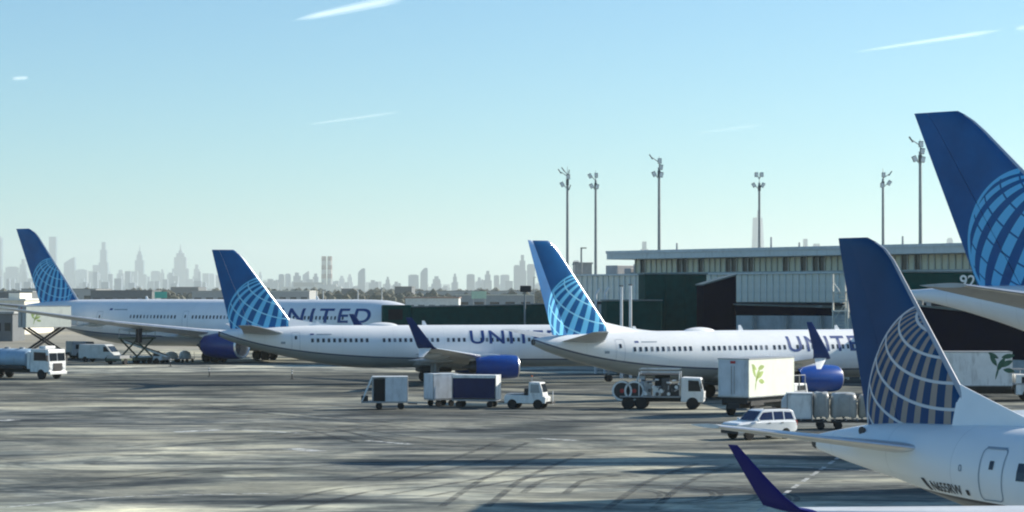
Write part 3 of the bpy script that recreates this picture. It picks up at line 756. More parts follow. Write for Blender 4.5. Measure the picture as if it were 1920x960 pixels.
# ------------------------------------------------------------------ jet bridges
def jet_bridge(label, p0, p1, z0, z1, wd, mat_, end_z=None, legs=True, ribs=True, cab=None):
    p0, p1 = Vector(p0), Vector(p1); d = p1 - p0; ln = d.length
    J = thing("jet_bridge", label, "jet bridge", (p0.x, p0.y, 0), math.atan2(d.y, d.x))
    e0, e1 = end_z or (z0, z1); hw = wd / 2
    mb = MB(); mb.add([(0, -hw, z0), (0, hw, z0), (0, hw, z1), (0, -hw, z1), (ln, -hw, e0), (ln, hw, e0), (ln, hw, e1), (ln, -hw, e1)],
                      [(0, 1, 2, 3), (7, 6, 5, 4), (0, 4, 5, 1), (3, 2, 6, 7), (0, 3, 7, 4), (1, 5, 6, 2)])
    tn = mb.build("tunnel", mat_, J, bevel=.04)
    if ribs:
        n = max(2, int(ln / 2.2)); 
        for i in range(1, n):
            t = i / n; x = ln * t; a, b = z0 + (e0 - z0) * t, z1 + (e1 - z1) * t
            MB().b2(x - .06, x + .06, -hw - .05, hw + .05, a - .04, b + .05).build("tunnel_rib", mat_, J)
    mb = MB(); mb.add([(-.1, -hw - .1, z1 + .02), (-.1, hw + .1, z1 + .02), (-.1, hw + .1, z1 + .16), (-.1, -hw - .1, z1 + .16), (ln + .1, -hw - .1, e1 + .02), (ln + .1, hw + .1, e1 + .02), (ln + .1, hw + .1, e1 + .16), (ln + .1, -hw - .1, e1 + .16)],
                      [(0, 1, 2, 3), (7, 6, 5, 4), (0, 4, 5, 1), (3, 2, 6, 7), (0, 3, 7, 4), (1, 5, 6, 2)])
    mb.build("tunnel_roof", M("bridge roof grey", (.12, .16, .16), .6), J)
    if legs:
        for t in ((.3,) if ln < 14 else (.25, .85)):
            for s in (-1, 1): MB().tube((ln * t, s * hw * .9, 0), (ln * t, s * hw * .9, z0 + (e0 - z0) * t + .1), .22, n=12).build("support_leg", steel, J)
            MB().b2(ln * t - .6, ln * t + .6, -hw, hw, .25, .75).build("wheel_carriage", under, J, bevel=.05)
    if cab:
        MB().b2(-cab, .02, -hw - .25, hw + .25, z0 - .25, z1 + .3).build("bridge_cab", mat_, J, bevel=.15)
        MB().b2(-cab * .8, -cab * .3, -hw - .28, -hw - .255, z0 + 1.0, z1 - .2).build("cab_window", blackm, J)
    return J

def at3(px, py, D): q = at(px, py, D); return q
a, b = at(770, 0, 266), at(1085, 0, 268)
jet_bridge("long dark green jet bridge reaching from the concourse to the far left airliner", (a.x, a.y, 0), (b.x, b.y, 0), 4.4, 6.85, 2.6, jet_green, (4.6, 7.25), cab=3.4)
a, b = at(1203, 0, 240), at(1318, 0, 241)
jet_bridge("tall dark green boarding bridge block in front of the concourse", (a.x, a.y, 0), (b.x, b.y, 0), 3.4, 10.5, 3.4, jet_green, ribs=True)
a, b = at(1312, 0, 231), at(1374, 0, 231.5)
jet_bridge("shade-painted green bridge end with sloping top beside the ribbed wall", (a.x, a.y, 0), (b.x, b.y, 0), 2.6, 9.3, 3.0, jet_shaded, (2.6, 10.35), ribs=False)
a, b = at(1132, 0, 235), at(1235, 0, 236)
jet_bridge("low dark green bridge tunnel behind the second white fin", (a.x, a.y, 0), (b.x, b.y, 0), 3.2, 7.7, 2.6, jet_green)
a, b = at(1684, 0, 203), at(1850, 0, 204)
jb = jet_bridge("green bridge panel carrying gate number 92 by the tall tail", (a.x, a.y, 0), (b.x, b.y, 0), 8.85, 10.35, 2.6, jet_green, legs=True, ribs=False)
me = text_mesh("92", 1.05, 1.0, .02); me.materials.clear(); me.materials.append(M("gate number white", (.85, .86, .84), .5))
tx = add_mesh("gate_number", me, jb, (5.3, -1.33, 9.1)); tx.rotation_euler = (RAD(90), 0, 0)
a, b = at(1712, 0, 186), at(1960, 0, 187)
jet_bridge("shade-painted dark jet bridge under the tall tail behind the leaf box truck", (a.x, a.y, 0), (b.x, b.y, 0), 3.2, 7.4, 3.2, jet_shaded, (2.9, 6.2), ribs=False)
a, b = at(1376, 0, 230), at(1560, 0, 230.5)
jet_bridge("flat dark slab standing in for shade under the ribbed concourse wall", (a.x, a.y, 0), (b.x, b.y, 0), 6.25, 7.3, 2.2, jet_shaded, (6.2, 7.0), ribs=False, legs=False)  # dark slab set here to draw the shade under the wall

# unseen building block added past the right edge to shadow the near apron
G = thing("added_shadow_block", "pale block added beyond the right edge to shadow the near apron", "building", (28.6, 96.0, 0), RAD(-8))
MB().b2(-4.2, 4.2, -3.6, 3.6, 0, 14.2).build("wall", conc, G, bevel=.05)
MB().b2(-4.5, 4.5, -3.9, 3.9, 14.21, 14.9).build("roof", roofw, G, bevel=.05)
for k in range(4):
    for q in range(3):
        MB().b2(-3.6 + 1.9 * k, -2.2 + 1.9 * k, -3.66, -3.605, 2 + 4 * q, 4.4 + 4 * q).build("window", glass, G)
        if k < 3: MB().b2(-4.26, -4.205, -3.0 + 2.1 * k, -1.4 + 2.1 * k, 2 + 4 * q, 4.4 + 4 * q).build("window", glass, G)

# stair tower at the right end of the ribbed wall
s0 = at(1562, 0, 222)
S = thing("stair_tower", "pale steel stair tower at the end of the ribbed concourse wall", "stairs", (s0.x, s0.y, 0), fang)
for i, (x, y) in enumerate(((0, 0), (2.0, 0), (0, 1.8), (2.0, 1.8))): MB().b2(x - .07, x + .07, y - .07, y + .07, 0, 10.4).build("post", panelm, S)
for k in range(5): MB().b2(-.1, 2.1, -.1, 1.9, 1.9 * k + 1.0, 1.9 * k + 1.12).build("landing", panelm, S)
for k in range(4):
    for q in range(6):
        t = (q + .5) / 6; xx = .2 + 1.6 * (t if k % 2 == 0 else 1 - t)
        MB().b2(xx - .15, xx + .15, -.05, .8, 1.9 * k + 1.1 + 1.85 * t - .03, 1.9 * k + 1.1 + 1.85 * t + .03).build("step", panelm, S)
    MB().tube((.1 if k % 2 == 0 else 1.9, -.06, 1.9 * k + 2.0), (1.9 if k % 2 == 0 else .1, -.06, 1.9 * k + 3.9), .04, n=6).build("handrail", panelm, S)

# white bollard posts in front of the bridges
for i, (px, yt, D, bend, lab) in enumerate(((1165, 537, 225, 0, "left of two tall white posts before the green bridge"), (1182, 535, 225, 0, "right of two tall white posts before the green bridge"),
                                           (1117, 541, 238, 1, "left of two short bent white posts by the second fin"), (1134, 539, 238, 1, "right of two short bent white posts by the second fin"))):
    q = at(px, yt, D); T = thing("service_post", lab, "post", (q.x, q.y, 0), 0)
    MB().tube((0, 0, 0), (0, 0, q.z - (.6 if bend else 0)), .16, .14, 10).build("pole", M("post white", (.66, .69, .70), .4), T, smooth=True)
    if bend: MB().tube((0, 0, q.z - .6), (.45, 0, q.z), .14, .12, 10).build("bent_top", M("post white", (.66, .69, .70), .4), T, smooth=True)
    else: MB().tube((0, 0, q.z), (0, 0, q.z + .12), .22, .22, 10).build("cap", lamp_m, T)
q = at(1000, 541, 250); T = thing("camera_box", "small dark box on a pole left of the second white fin", "equipment", (at(984, 0, 262).x, 262, 0))
MB().tube((0, 0, 0), (0, 0, 8.9), .12, .1, 8).build("pole", pole_m, T); MB().box((.1, 0, 9.05), (1.3, .8, .75)).build("housing", under, T, bevel=.08)

# ------------------------------------------------------------------ floodlight masts
MASTH = 30.0
def mast(px, ytop, lab, arms, low=13):
    D = (MASTH - H) * F / (HZ - ytop); q = at(px, 0, D)
    T = thing("floodlight_mast", lab, "light mast", (q.x, q.y, 0), 0, "floodlight masts behind the concourse")
    MB().tube((0, 0, 0), (0, 0, MASTH - 1.2), .34, .20, 12).build("pole", pole_m, T, smooth=True)
    MB().b2(-.5, .5, -.5, .5, 0, .6).build("footing", conc, T, bevel=.05)
    for (dx, dz, tilt, kind) in arms:
        ar = MB().tube((0, 0, MASTH + dz - .75), (dx * .85, 0, MASTH + dz), .07, n=6).build("arm", pole_m, T)
        if kind:
            MB().box((dx, -.1, MASTH + dz + .05), (.62, .5, .85), ry=RAD(tilt)).build("floodlight", lamp_m, T, bevel=.05)
            MB().box((dx, -.37, MASTH + dz + .02), (.5, .03, .7), ry=RAD(tilt)).build("lens", lamp_face, ar)
        else:
            MB().box((dx, 0, MASTH + dz + .12), (.16, .5, .95), ry=RAD(tilt)).build("floodlight", lamp_m, T, bevel=.03)
    MB().tube((0, 0, MASTH - 1.3), (0, 0, MASTH + .6), .06, .03, 6).build("finial", pole_m, T)
    MB().box((0, 0, MASTH - 2.2), (.5, .5, 1.0)).build("winch_box", lamp_m, T, bevel=.05)
v1 = [(-1.35, -.4, -35, 0), (-.75, -.1, -35, 0), (-.9, -2.6, -30, 1), (.25, -.6, 8, 0), (.15, -1.3, 0, 1), (.4, -3.2, 20, 0)]
v2 = [(-1.0, -.5, -30, 1), (.1, -.4, 0, 1), (-.75, -2.3, -30, 1), (.25, -2.4, 10, 1)]
v3 = [(-.55, .2, 0, 1), (.45, .2, 0, 1), (-1.0, -1.7, -30, 1), (.65, -1.7, 30, 1)]
v4 = [(.1, -.6, 0, 1), (1.3, -.4, 35, 0), (-.15, -2.4, 0, 1), (1.1, -2.0, 32, 1)]
v5 = [(-1.3, .4, -35, 0), (-.8, -2.3, -25, 1), (.1, -.2, 0, 1), (.3, -1.2, 10, 1), (.35, -2.4, 12, 1)]
mast(1064, 318, "leftmost floodlight mast, beside the white fin", v1)
mast(1117, 325, "second floodlight mast from the left", v2)
mast(1236, 300, "floodlight mast with white lamp top above the concourse's left end", v5)
mast(1424, 330, "floodlight mast in front of the tapered tower", v3)
mast(1656, 322, "floodlight mast standing just left of the mast by the tall tail", v4)
mast(1726, 268, "tallest looking floodlight mast, half hidden by the tall tail", v5)

# ------------------------------------------------------------------ ground vehicles
def wheels(par, spots, r, wd):
    me = wheel_mesh(r, wd)
    for x, y in spots: add_mesh("wheel", me, par, (x, y, r))

def leaf_shape(c, L, Wd, ang):
    "flat leaf outline in the xz plane"
    P = []
    for i in range(9):
        t = i / 8; P.append((t * L, Wd * math.sin(math.pi * t) ** .8))
    for i in range(7, 0, -1):
        t = i / 8; P.append((t * L, -Wd * .9 * math.sin(math.pi * t) ** .8))
    ca, sa = math.cos(ang), math.sin(ang)
    return [(c[0] + x * ca - z * sa, c[1] + x * sa + z * ca) for x, z in P]

def leaf_print(par, mat_, y, x0, z0, k, flip=1):
    for cx, cz, L_, W_, an in ((0, 0, .95, .16, 60), (.12, .25, .9, .17, 25), (.0, .3, .8, .14, 120), (.25, .8, .8, .15, 10), (.1, .75, .7, .13, 150), (.35, .1, .7, .15, -10), (-.1, -.5, .9, .06, 75)):
        P = leaf_shape((x0 + flip * cx * k, z0 + cz * k), L_ * k * flip, W_ * k, RAD(an) * flip)
        MB().add([(x, y, z) for x, z in P], [tuple(range(len(P)))]).build("leaf_print", mat_, par)

def box_truck(label, loc, rz, body_z=(1.15, 3.75), Lb=6.0, bodym=tw, rearm=tblue, leaf=None, lift=0, cabm=tw):
    T = thing("catering_truck", label, "truck", loc, rz)
    hl = Lb / 2; z0, z1 = body_z
    MB().b2(-hl, hl + 2.1, -.45, .45, .55, .9).build("chassis", under, T)
    bx = MB().b2(-hl, hl, -1.22, 1.22, z0, z1).build("cargo_box", bodym, T, bevel=.04)
    MB().b2(-hl - .03, -hl - .004, -1.15, 1.15, z0 + .06, z1 - .06).build("rear_panel", rearm, bx)
    for s in (-1, 1):
        d = MB().b2(-hl - .06, -hl - .033, s * .58 - .5, s * .58 + .5, z0 + .12, z1 - .35).build("rear_door", rearm, bx, bevel=.01)
        MB().tube((-hl - .09, s * .12, z0 + .2), (-hl - .09, s * .12, z1 - .45), .025, n=6).build("door_bar", steel, bx)
    MB().b2(-hl - .08, -hl - .06, -.2, .2, z1 - .3, z1 - .12).build("marker_lamp", red, bx)
    for z in (z0 - .03, z1 - .02): MB().b2(-hl - .02, hl + .02, -1.25, 1.25, z, z + .07).build("edge_rail", steel, bx)
    # crew platform over the cab
    MB().b2(hl + .02, hl + 1.9, -1.1, 1.1, z0 + .1, z0 + .22).build("crew_platform", steel, T)
    for y in (-1.08, 1.08):
        for x in (hl + .1, hl + 1.0, hl + 1.85): MB().tube((x, y, z0 + .2), (x, y, z0 + 1.3), .03, n=6).build("rail_post", steel, T)
        MB().tube((hl + .1, y, z0 + 1.3), (hl + 1.85, y, z0 + 1.3), .03, n=6).build("handrail", steel, T)
    cz = 0 if lift else -.0
    cab = MB().prism([(hl + .3, .5), (hl + 2.35, .5), (hl + 2.4, 1.25), (hl + 2.15, 2.05 if not lift else 2.3), (hl + .3, 2.1 if not lift else 2.35)], -1.05, 1.05).build("cab", cabm, T, bevel=.06)
    for y in (-1.065, 1.055): MB().prism([(hl + .75, 1.35), (hl + 2.1, 1.35), (hl + 1.98, 1.92), (hl + .75, 1.92)], y, y + .01).build("side_window", glass, cab)
    MB().box((hl + 2.31, 0, 1.6), (.02, 1.8, .62), ry=RAD(-18)).build("windscreen", glass, cab)
    for s in (-1, 1): MB().box((hl + 2.4, s * .8, .85), (.04, .3, .18)).build("headlight", lamp_face, cab)
    wheels(T, [(-hl + 1.3, -.95), (-hl + 1.3, .95), (hl + 1.3, -.95), (hl + 1.3, .95)], .48, .34)
    for y in (-1.1, 1.1): MB().b2(-hl + .4, -hl + 2.2, y - .05, y + .05, .75, 1.08).build("side_guard", under, T)
    if lift:
        for y in (-.7, .7):
            MB().tube((-hl + .5, y, .95), (hl - .6, y, z0 - .05), .16, n=4).build("scissor_arm", under, T)
            MB().tube((hl - .6, y, .95), (-hl + .5, y, z0 - .05), .16, n=4).build("scissor_arm", under, T)
    else:
        MB().b2(-hl + .2, hl, -1.0, 1.0, .9, z0 - .04).build("lift_frame", under, T)
    if leaf:
        mat_, x0, zz, k, fl = leaf
        leaf_print(bx, mat_, -1.226, x0, zz, k, fl)
    return T

def cart(label, loc, rz, L_=2.9, hgt=1.75, side='curtain', slant=False):
    T = thing("baggage_cart", label, "baggage cart", loc, rz, "covered baggage carts")
    hl = L_ / 2
    MB().b2(-hl, hl, -.75, .75, .48, .6).build("deck", steel, T, bevel=.02)
    MB().b2(-hl, hl, -.78, .78, .6 + hgt, .66 + hgt).build("roof", tw, T, bevel=.02)
    MB().b2(hl - .05, hl, -.75, .75, .605, .595 + hgt).build("front_panel", tw, T)
    if not slant: MB().b2(-hl, -hl + .05, -.75, .75, .605, .595 + hgt).build("rear_panel", tblue, T)
    MB().b2(-hl + .06, hl - .06, .70, .745, .605, .595 + hgt).build("far_side_panel", tblue, T)
    f0 = .30 * L_ if side == 'half' else L_ - .1
    if side == 'half':
        MB().b2(-hl + .95, hl - .06, -.76, -.72, .605, .595 + hgt).build("side_panel", tblue, T)
        MB().b2(-hl + .1, -hl + .93, -.70, -.66, .605, .5 + hgt).build("side_curtain", blackm, T)
    elif side == 'plain':
        MB().b2(-hl + .06, hl - .06, -.76, -.72, .605, .595 + hgt).build("side_panel", tblue, T)
    else:
        MB().b2(-hl + .1, hl - .1, -.74, -.70, .68, .42 + hgt).build("side_curtain", curtain, T)
        MB().b2(-hl + .06, hl - .06, -.765, -.745, .44 + hgt, .595 + hgt).build("top_rail", tw, T)
    if slant:
        for y in (-.72, .72): MB().tube((-hl - .75, y, .6), (-hl, y, .6 + hgt), .05, n=6).build("slanted_post", tw, T)
        MB().b2(-hl - .8, -hl, -.7, .7, .48, .6).build("front_deck", steel, T)
        MB().box((-hl - .55, 0, .8), (.5, 1.2, .4)).build("front_locker", under, T, bevel=.03)
    for x in (-hl + .03, hl - .03):
        for y in (-.73, .73): MB().tube((x, y, .6), (x, y, .6 + hgt), .04, n=6).build("corner_post", steel, T)
    MB().tube((hl, 0, .42), (hl + .7, 0, .38), .04, n=6).build("tow_bar", under, T)
    wheels(T, [(-hl + .5, -.62), (-hl + .5, .62), (hl - .5, -.62), (hl - .5, .62)], .24, .16)
    return T

g = gd(738, 768); cart("covered cart with slanting front and dark opening, leftmost of the cart train", (g.x - .3, g.y + .8, 0), RAD(4), 2.6, 1.75, 'half', True)
g = gd(826, 762); cart("plain pale covered cart between the dark-front cart and the navy cart", (g.x, g.y + .8, 0), RAD(30), 2.1, 1.8, 'plain')
g = gd(893, 764); cart("covered cart with navy side curtain, next to the white tow tractor", (g.x, g.y + .8, 0), RAD(-14), 3.4, 1.75, 'curtain')

def tow_tractor(label, loc, rz):
    T = thing("tow_tractor", label, "tow tractor", loc, rz)
    MB().prism([(-1.6, .42), (1.5, .42), (1.55, .85), (1.3, .98), (-.1, 1.0), (-1.55, 1.05), (-1.62, .8)], -.75, .75).build("body", tw, T, bevel=.05)
    MB().b2(-1.5, -.2, -.6, .6, 1.05, 1.12).build("rear_deck", steel, T)
    cab = MB().prism([(.2, .98), (1.35, .98), (1.25, 1.5), (1.1, 1.95), (.25, 1.98)], -.7, .7).build("cab", tw, T, bevel=.05)
    for y in (-.712, .702): MB().prism([(.38, 1.2), (1.1, 1.2), (1.0, 1.8), (.4, 1.82)], y, y + .01).build("side_window", M("cab glass pale", (.30, .34, .36), .1), cab)
    MB().box((1.25, 0, 1.55), (.02, 1.15, .62), ry=RAD(-18)).build("windscreen", glass, cab)
    MB().b2(-.15, .15, -.55, -.1, 1.0, 1.5).build("seat_back", under, T, bevel=.04)
    MB().tube((.3, 0, 1.95), (.3, 0, 2.35), .03, n=6).build("beacon_post", steel, T); MB().tube((.3, 0, 2.35), (.3, 0, 2.45), .06, n=8).build("beacon", orange, T)
    MB().box((1.9, .0, .8), (.05, .06, 1.0)).build("marker_post", tw, T); MB().b2(1.5, 1.95, -.5, .5, .4, .55).build("bumper", under, T, bevel=.03)
    wheels(T, [(-1.0, -.68), (-1.0, .68), (.95, -.68), (.95, .68)], .36, .26)
g = gd(990, 767); tow_tractor("white open tow tractor with small cab at the head of the carts", (g.x, g.y + .8, 0), RAD(-16))

# hose truck
g = gd(1240, 768)
T = thing("hydrant_service_truck", "white hydrant truck crowded with hose reels and pipes beside the box truck", "truck", (g.x, g.y + 1.1, 0), RAD(-8))
MB().b2(-3.0, 3.1, -.45, .45, .55, .85).build("chassis", under, T)
cab = MB().prism([(1.55, .55), (3.2, .55), (3.25, 1.25), (3.0, 2.3), (1.6, 2.35)], -1.05, 1.05).build("cab", tw, T, bevel=.06)
for y in (-1.065, 1.055): MB().prism([(2.1, 1.35), (3.02, 1.35), (2.85, 2.12), (2.1, 2.15)], y, y + .01).build("side_window", glass, cab)
MB().box((3.14, 0, 1.75), (.02, 1.8, .85), ry=RAD(-13)).build("windscreen", glass, cab)
for s in (-1, 1): MB().box((3.24, s * .8, .85), (.04, .3, .18)).build("headlight", lamp_face, cab)
for y in (-1.2, 1.2): MB().box((3.05, y, 1.75), (.08, .14, .4)).build("mirror", under, cab)
MB().b2(-2.9, 1.5, -1.05, 1.05, .88, .98).build("deck", steel, T)
for k, x in enumerate((-2.75, -1.85)):
    rl = MB().lathe([(-.85, .72), (-.85, .12), (-.80, .12), (-.80, .35), (.0, .35), (.0, .12), (.05, .12), (.05, .72), (.0, .72), (-.02, .5), (-.78, .5), (-.80, .72)], (x, 0, 1.35), 'Y', 22, caps=False).build("hose_reel", under, T, smooth=True)
    MB().lathe([(-.90, .74), (-.90, .60), (-.86, .60), (-.86, .74)], (x, 0, 1.35), 'Y', 22, caps=False).build("reel_flange", tw, rl)
    MB().lathe([(-.78, .36), (-.78, .62), (-.02, .62), (-.02, .36)], (x, 0, 1.35), 'Y', 22, caps=False).build("hose", rubber, rl)
    MB().tube((x, -.9, 1.35), (x, -.86, 1.35), .16, n=12).build("reel_hub", red, rl)
for x0, x1, y0, z0, z1, mt in ((-1.15, -.6, -1.02, 1.0, 2.1, steel), (-.5, .1, -1.0, 1.0, 1.7, tw), (.15, .75, -.98, 1.0, 2.3, dmetal), (.8, 1.45, -1.02, 1.0, 1.85, under), (-1.4, -1.1, -.6, 1.0, 2.5, tblue), (-.4, .7, -.2, 1.0, 2.45, under)):
    MB().b2(x0, x1, y0, y0 + .8, z0, z1).build("equipment_cabinet", mt, T, bevel=.04)
for k in range(20):
    x = -1.3 + k * .14; z = 1.2 + rnd.random() * 1.0
    MB().tube((x, -1.08, z), (x + .35 * rnd.random(), -1.08, z + .5 * (rnd.random() - .2)), .06, n=8).build("pipe", (dmetal, tw, steel)[k % 3], T)
for k in range(9):
    MB().lathe([(-.03, .13), (.03, .13)], (-1.0 + .28 * k, -1.12, 1.15 + .25 * (k % 3)), 'Y', 12).build("gauge", (lamp_face, dmetal)[k % 2], T)
for x in (-1.5, 1.45):
    for y in (-.95, .95): MB().tube((x, y, 1.0), (x, y, 2.75), .04, n=6).build("platform_post", tw, T)
MB().b2(-1.5, 1.45, -.95, .95, 2.5, 2.56).build("platform", under, T)
for y in (-.95, .95):
    for z in (2.8, 3.05): MB().tube((-1.5, y, z - .1), (1.45, y, z - .1), .03, n=6).build("handrail", tw, T)
MB().tube((-1.5, 0, 2.6), (-2.2, .0, 1.1), .06, n=6).build("ladder_rail", tw, T)
wheels(T, [(-2.3, -.92), (-2.3, .92), (-1.35, -.92), (-1.35, .92), (2.4, -.92), (2.4, .92)], .47, .32)

g = gd(1395, 782); box_truck("bright white box truck with lime leaf print behind the white sport utility car", (g.x + 1.2, g.y + 3.2, 0), RAD(54), (1.35, 3.95), 6.4, tcream, tblue, (green_l, -2.25, 2.35, 1.15, 1))
g = gd(1822, 752); box_truck("pale box truck with dark green leaf print at the right edge", (g.x, g.y + 1.2, 0), RAD(-3), (1.2, 3.85), 6.4, tw, tblue, (green_d, 2.0, 2.35, 1.35, 1))

# sport utility car
def suv(label, loc, rz):
    T = thing("sport_utility_car", label, "car", loc, rz); T.scale = (.92, .92, .92)
    ps = M("car paint white", (.78, .80, .82), .25, var=.03)
    rings = []
    prof = [(2.35, .55, .95, .80), (2.2, .42, 1.08, .90), (1.5, .40, 1.15, .93), (.95, .38, 1.18, .94), (.0, .38, 1.2, .95), (-1.6, .38, 1.2, .95), (-2.2, .42, 1.18, .92), (-2.35, .55, 1.05, .86)]
    for x, zb, zt2, hw in prof:
        rings.append([(x, -hw, zb + .08), (x, -hw, zt2 - .12), (x, -hw + .1, zt2), (x, hw - .1, zt2), (x, hw, zt2 - .12), (x, hw, zb + .08), (x, hw - .1, zb), (x, -hw + .1, zb)])
    body = MB().loft(rings).build("body", ps, T, smooth=True, ang=35)
    cabp = [(1.0, 1.16), (.35, 1.80), (.1, 1.88), (-1.9, 1.86), (-2.15, 1.75), (-2.3, 1.16)]
    n = len(cabp); mb = MB()
    vs = [(x, -(.86 - (z - 1.16) * .22), z) for x, z in cabp] + [(x, (.86 - (z - 1.16) * .22), z) for x, z in cabp]
    mb.add(vs, [tuple(range(n)), tuple(range(2 * n - 1, n - 1, -1))] + [(i, n + i, n + (i + 1) % n, (i + 1) % n) for i in range(n)])
    cab = mb.build("cabin", ps, T, bevel=.05)
    for s in (-1, 1):
        for P in ([(.72, 1.24), (.28, 1.70), (-.45, 1.74), (-.45, 1.24)], [(-.55, 1.24), (-.55, 1.74), (-1.3, 1.74), (-1.3, 1.24)], [(-1.4, 1.24), (-1.4, 1.72), (-1.95, 1.68), (-2.1, 1.24)]):
            MB().add([(x, s * (.868 - (z - 1.16) * .22), z) for x, z in P], [(0, 1, 2, 3)]).build("side_window", bglass, cab)
        MB().box((.85, s * 1.0, 1.25), (.15, .2, .16)).build("mirror", ps, cab, bevel=.03)
        MB().box((2.28, s * .68, .92), (.14, .36, .16)).build("headlight", lamp_face, body, bevel=.02)
        MB().box((-2.33, s * .8, 1.0), (.06, .16, .3)).build("tail_light", red, body)
        for x in (-.1, -1.1): MB().box((x, s * .96, 1.05), (.2, .03, .05)).build("door_handle", under, body)
    MB().add([(.98, -.72, 1.22), (.98, .72, 1.22), (.40, .66, 1.78), (.40, -.66, 1.78)], [(0, 1, 2, 3)]).build("windscreen", bglass, cab)
    MB().box((2.36, 0, .82), (.04, 1.0, .24)).build("grille", under, body); MB().box((2.33, 0, .52), (.12, 1.7, .2)).build("bumper", under, body, bevel=.03)
    for y in (-.6, .6): MB().tube((.1, y, 1.93), (-1.8, y, 1.92), .03, n=6).build("roof_rail", under, cab)
    wheels(T, [(1.45, -.84), (1.45, .84), (-1.4, -.84), (-1.4, .84)], .37, .25)
g = gd(1432, 826); suv("white sport utility car with dark windows seen behind the near tailplane", (g.x - .1, g.y + 1.6, 0), RAD(211))

# cargo dolly with container and wrapped pallets
def dolly(label, loc, rz, load):
    T = thing("cargo_dolly", label, "dolly", loc, rz, "cargo dollies behind the near tail")
    MB().b2(-1.6, 1.6, -.8, .8, .45, .58).build("deck", under, T, bevel=.02)
    for x in (-1.4, -.7, 0, .7, 1.4): MB().tube((x, -.78, .60), (x, .78, .60), .05, n=8).build("roller", steel, T)
    MB().tube((1.6, 0, .45), (2.4, 0, .4), .05, n=6).build("tow_bar", under, T)
    wheels(T, [(-1.2, -.7), (-1.2, .7), (1.2, -.7), (1.2, .7)], .26, .18)
    return T
def container(label, loc, rz):
    T = thing("cargo_container", label, "container", loc, rz)
    MB().prism([(-.8, 0), (.8, 0), (.8, 1.55), (-.8, 1.55), (-1.1, 1.1), (-1.1, .45)], -.75, .75).build("shell", tblue, T, bevel=.03)
    MB().b2(-.7, .7, -.77, -.755, .1, 1.45).build("door_panel", tw, T)
    for x in (-.75, .75): MB().b2(x - .04, x + .04, -.79, .79, 0, 1.56).build("frame_post", steel, T)
    MB().b2(-.82, .82, -.79, .79, 1.56, 1.62).build("top_frame", tw, T)
def bundle(label, loc, rz, sx, sy, sz, mt):
    T = thing("wrapped_pallet", label, "pallet load", loc, rz, "wrapped pallet loads on the dollies")
    for x in (-sx * .35, 0, sx * .35): MB().b2(x - .05, x + .05, -sy / 2, sy / 2, 0, .1).build("skid", tan, T)
    rings = []
    for z, k in ((.11, .95), (.2, 1.0), (sz * .5, 1.02), (sz * .85, .97), (sz * .97, .85), (sz, .6)):
        ring = []
        for i in range(28):
            a = 2 * math.pi * i / 28; cxx, syy = math.cos(a), math.sin(a)
            p_ = (abs(cxx) ** 5 + abs(syy) ** 5) ** (-1 / 5); j = 1 + .035 * math.sin(7 * a + z * 4) + .03 * (rnd.random() - .5)
            ring.append((sx / 2 * k * cxx * p_ * j, sy / 2 * k * syy * p_ * j, z + .04 * math.sin(3 * a)))
        rings.append(ring)
    MB().loft(rings).build("wrapped_load", mt, T, smooth=True, ang=50)
    for x in (-sx * .2, sx * .22): MB().b2(x - .025, x + .025, -sy / 2 * 1.06, -sy / 2 * 1.03, .12, sz * .85).build("strap", steel, T)
g = gd(1520, 806); bz = RAD(-6)
dolly("cargo dolly carrying the pale container behind the near fin", (g.x - .5, g.y + 1.0, 0), bz, 0)
container("pale silver cargo container on a dolly beside the sport utility car", (g.x - .6, g.y + 1.0, .66), bz)
bundle("narrow grey wrapped load tight against the pale container", (g.x + .75, g.y + .95, .66), bz, 1.0, 1.5, 1.65, wrap)
dolly("cargo dolly carrying two wrapped loads just left of the near fin", (g.x + 3.0, g.y + .9, 0), bz, 0)
bundle("wide grey wrapped load, second from the pale container", (g.x + 2.15, g.y + .9, .66), bz, 1.6, 1.5, 1.6, wrap)
bundle("tan wrapped pallet load half hidden by the near fin", (g.x + 3.8, g.y + .8, .66), bz, 1.5, 1.5, 1.5, tan)

# tank truck
g = gd(100, 712)
T = thing("tank_truck", "white cab tank truck with pale blue tank at the left edge", "truck", (g.x - 2.0, g.y + 2.6, 0), RAD(-32))
MB().b2(-7.5, 2.6, -.45, .45, .6, .95).build("chassis", under, T)
tk = MB(); rings = []
for x, k in ((-7.6, .4), (-7.5, .85), (-7.2, 1), (-1.0, 1), (-.75, .85), (-.65, .4)):
    rings.append([(x, 1.2 * k * math.cos(a), 2.0 + .98 * k * math.sin(a)) for a in [2 * math.pi * i / 28 for i in range(28)]])
tko = tk.loft(rings).build("tank", M("tank pale blue", (.33, .46, .58), .35, var=.08, dirt=.3), T, smooth=True, ang=60)
for x in (-6.2, -4.2, -2.2): MB().tube((x, 0, 2.92), (x, 0, 3.12), .28, n=14).build("hatch", steel, tko)
MB().b2(-7.2, -1.0, -1.15, 1.15, 1.0, 1.35).build("tank_cradle", under, T); MB().b2(-.6, -.2, -1.0, 1.0, 1.0, 2.7).build("pump_cabinet", tw, T, bevel=.05)
cab = MB().prism([(.0, .7), (2.55, .7), (2.6, 1.55), (2.45, 2.95), (.1, 3.0)], -1.2, 1.2).build("cab", tw, T, bevel=.07)
for y in (-1.215, 1.205): MB().prism([(.55, 1.85), (2.2, 1.85), (2.15, 2.65), (.55, 2.7)], y, y + .01).build("side_window", glass, cab)
for y in (-.56, .56): MB().box((2.56, y, 2.22), (.02, 1.0, .78), ry=RAD(-6)).build("windscreen_pane", glass, cab)
MB().b2(2.6, 2.66, -.6, .6, .85, 1.6).build("grille", under, cab)
for s in (-1, 1): MB().box((2.6, s * .9, 1.15), (.06, .34, .22)).build("headlight", lamp_face, cab)
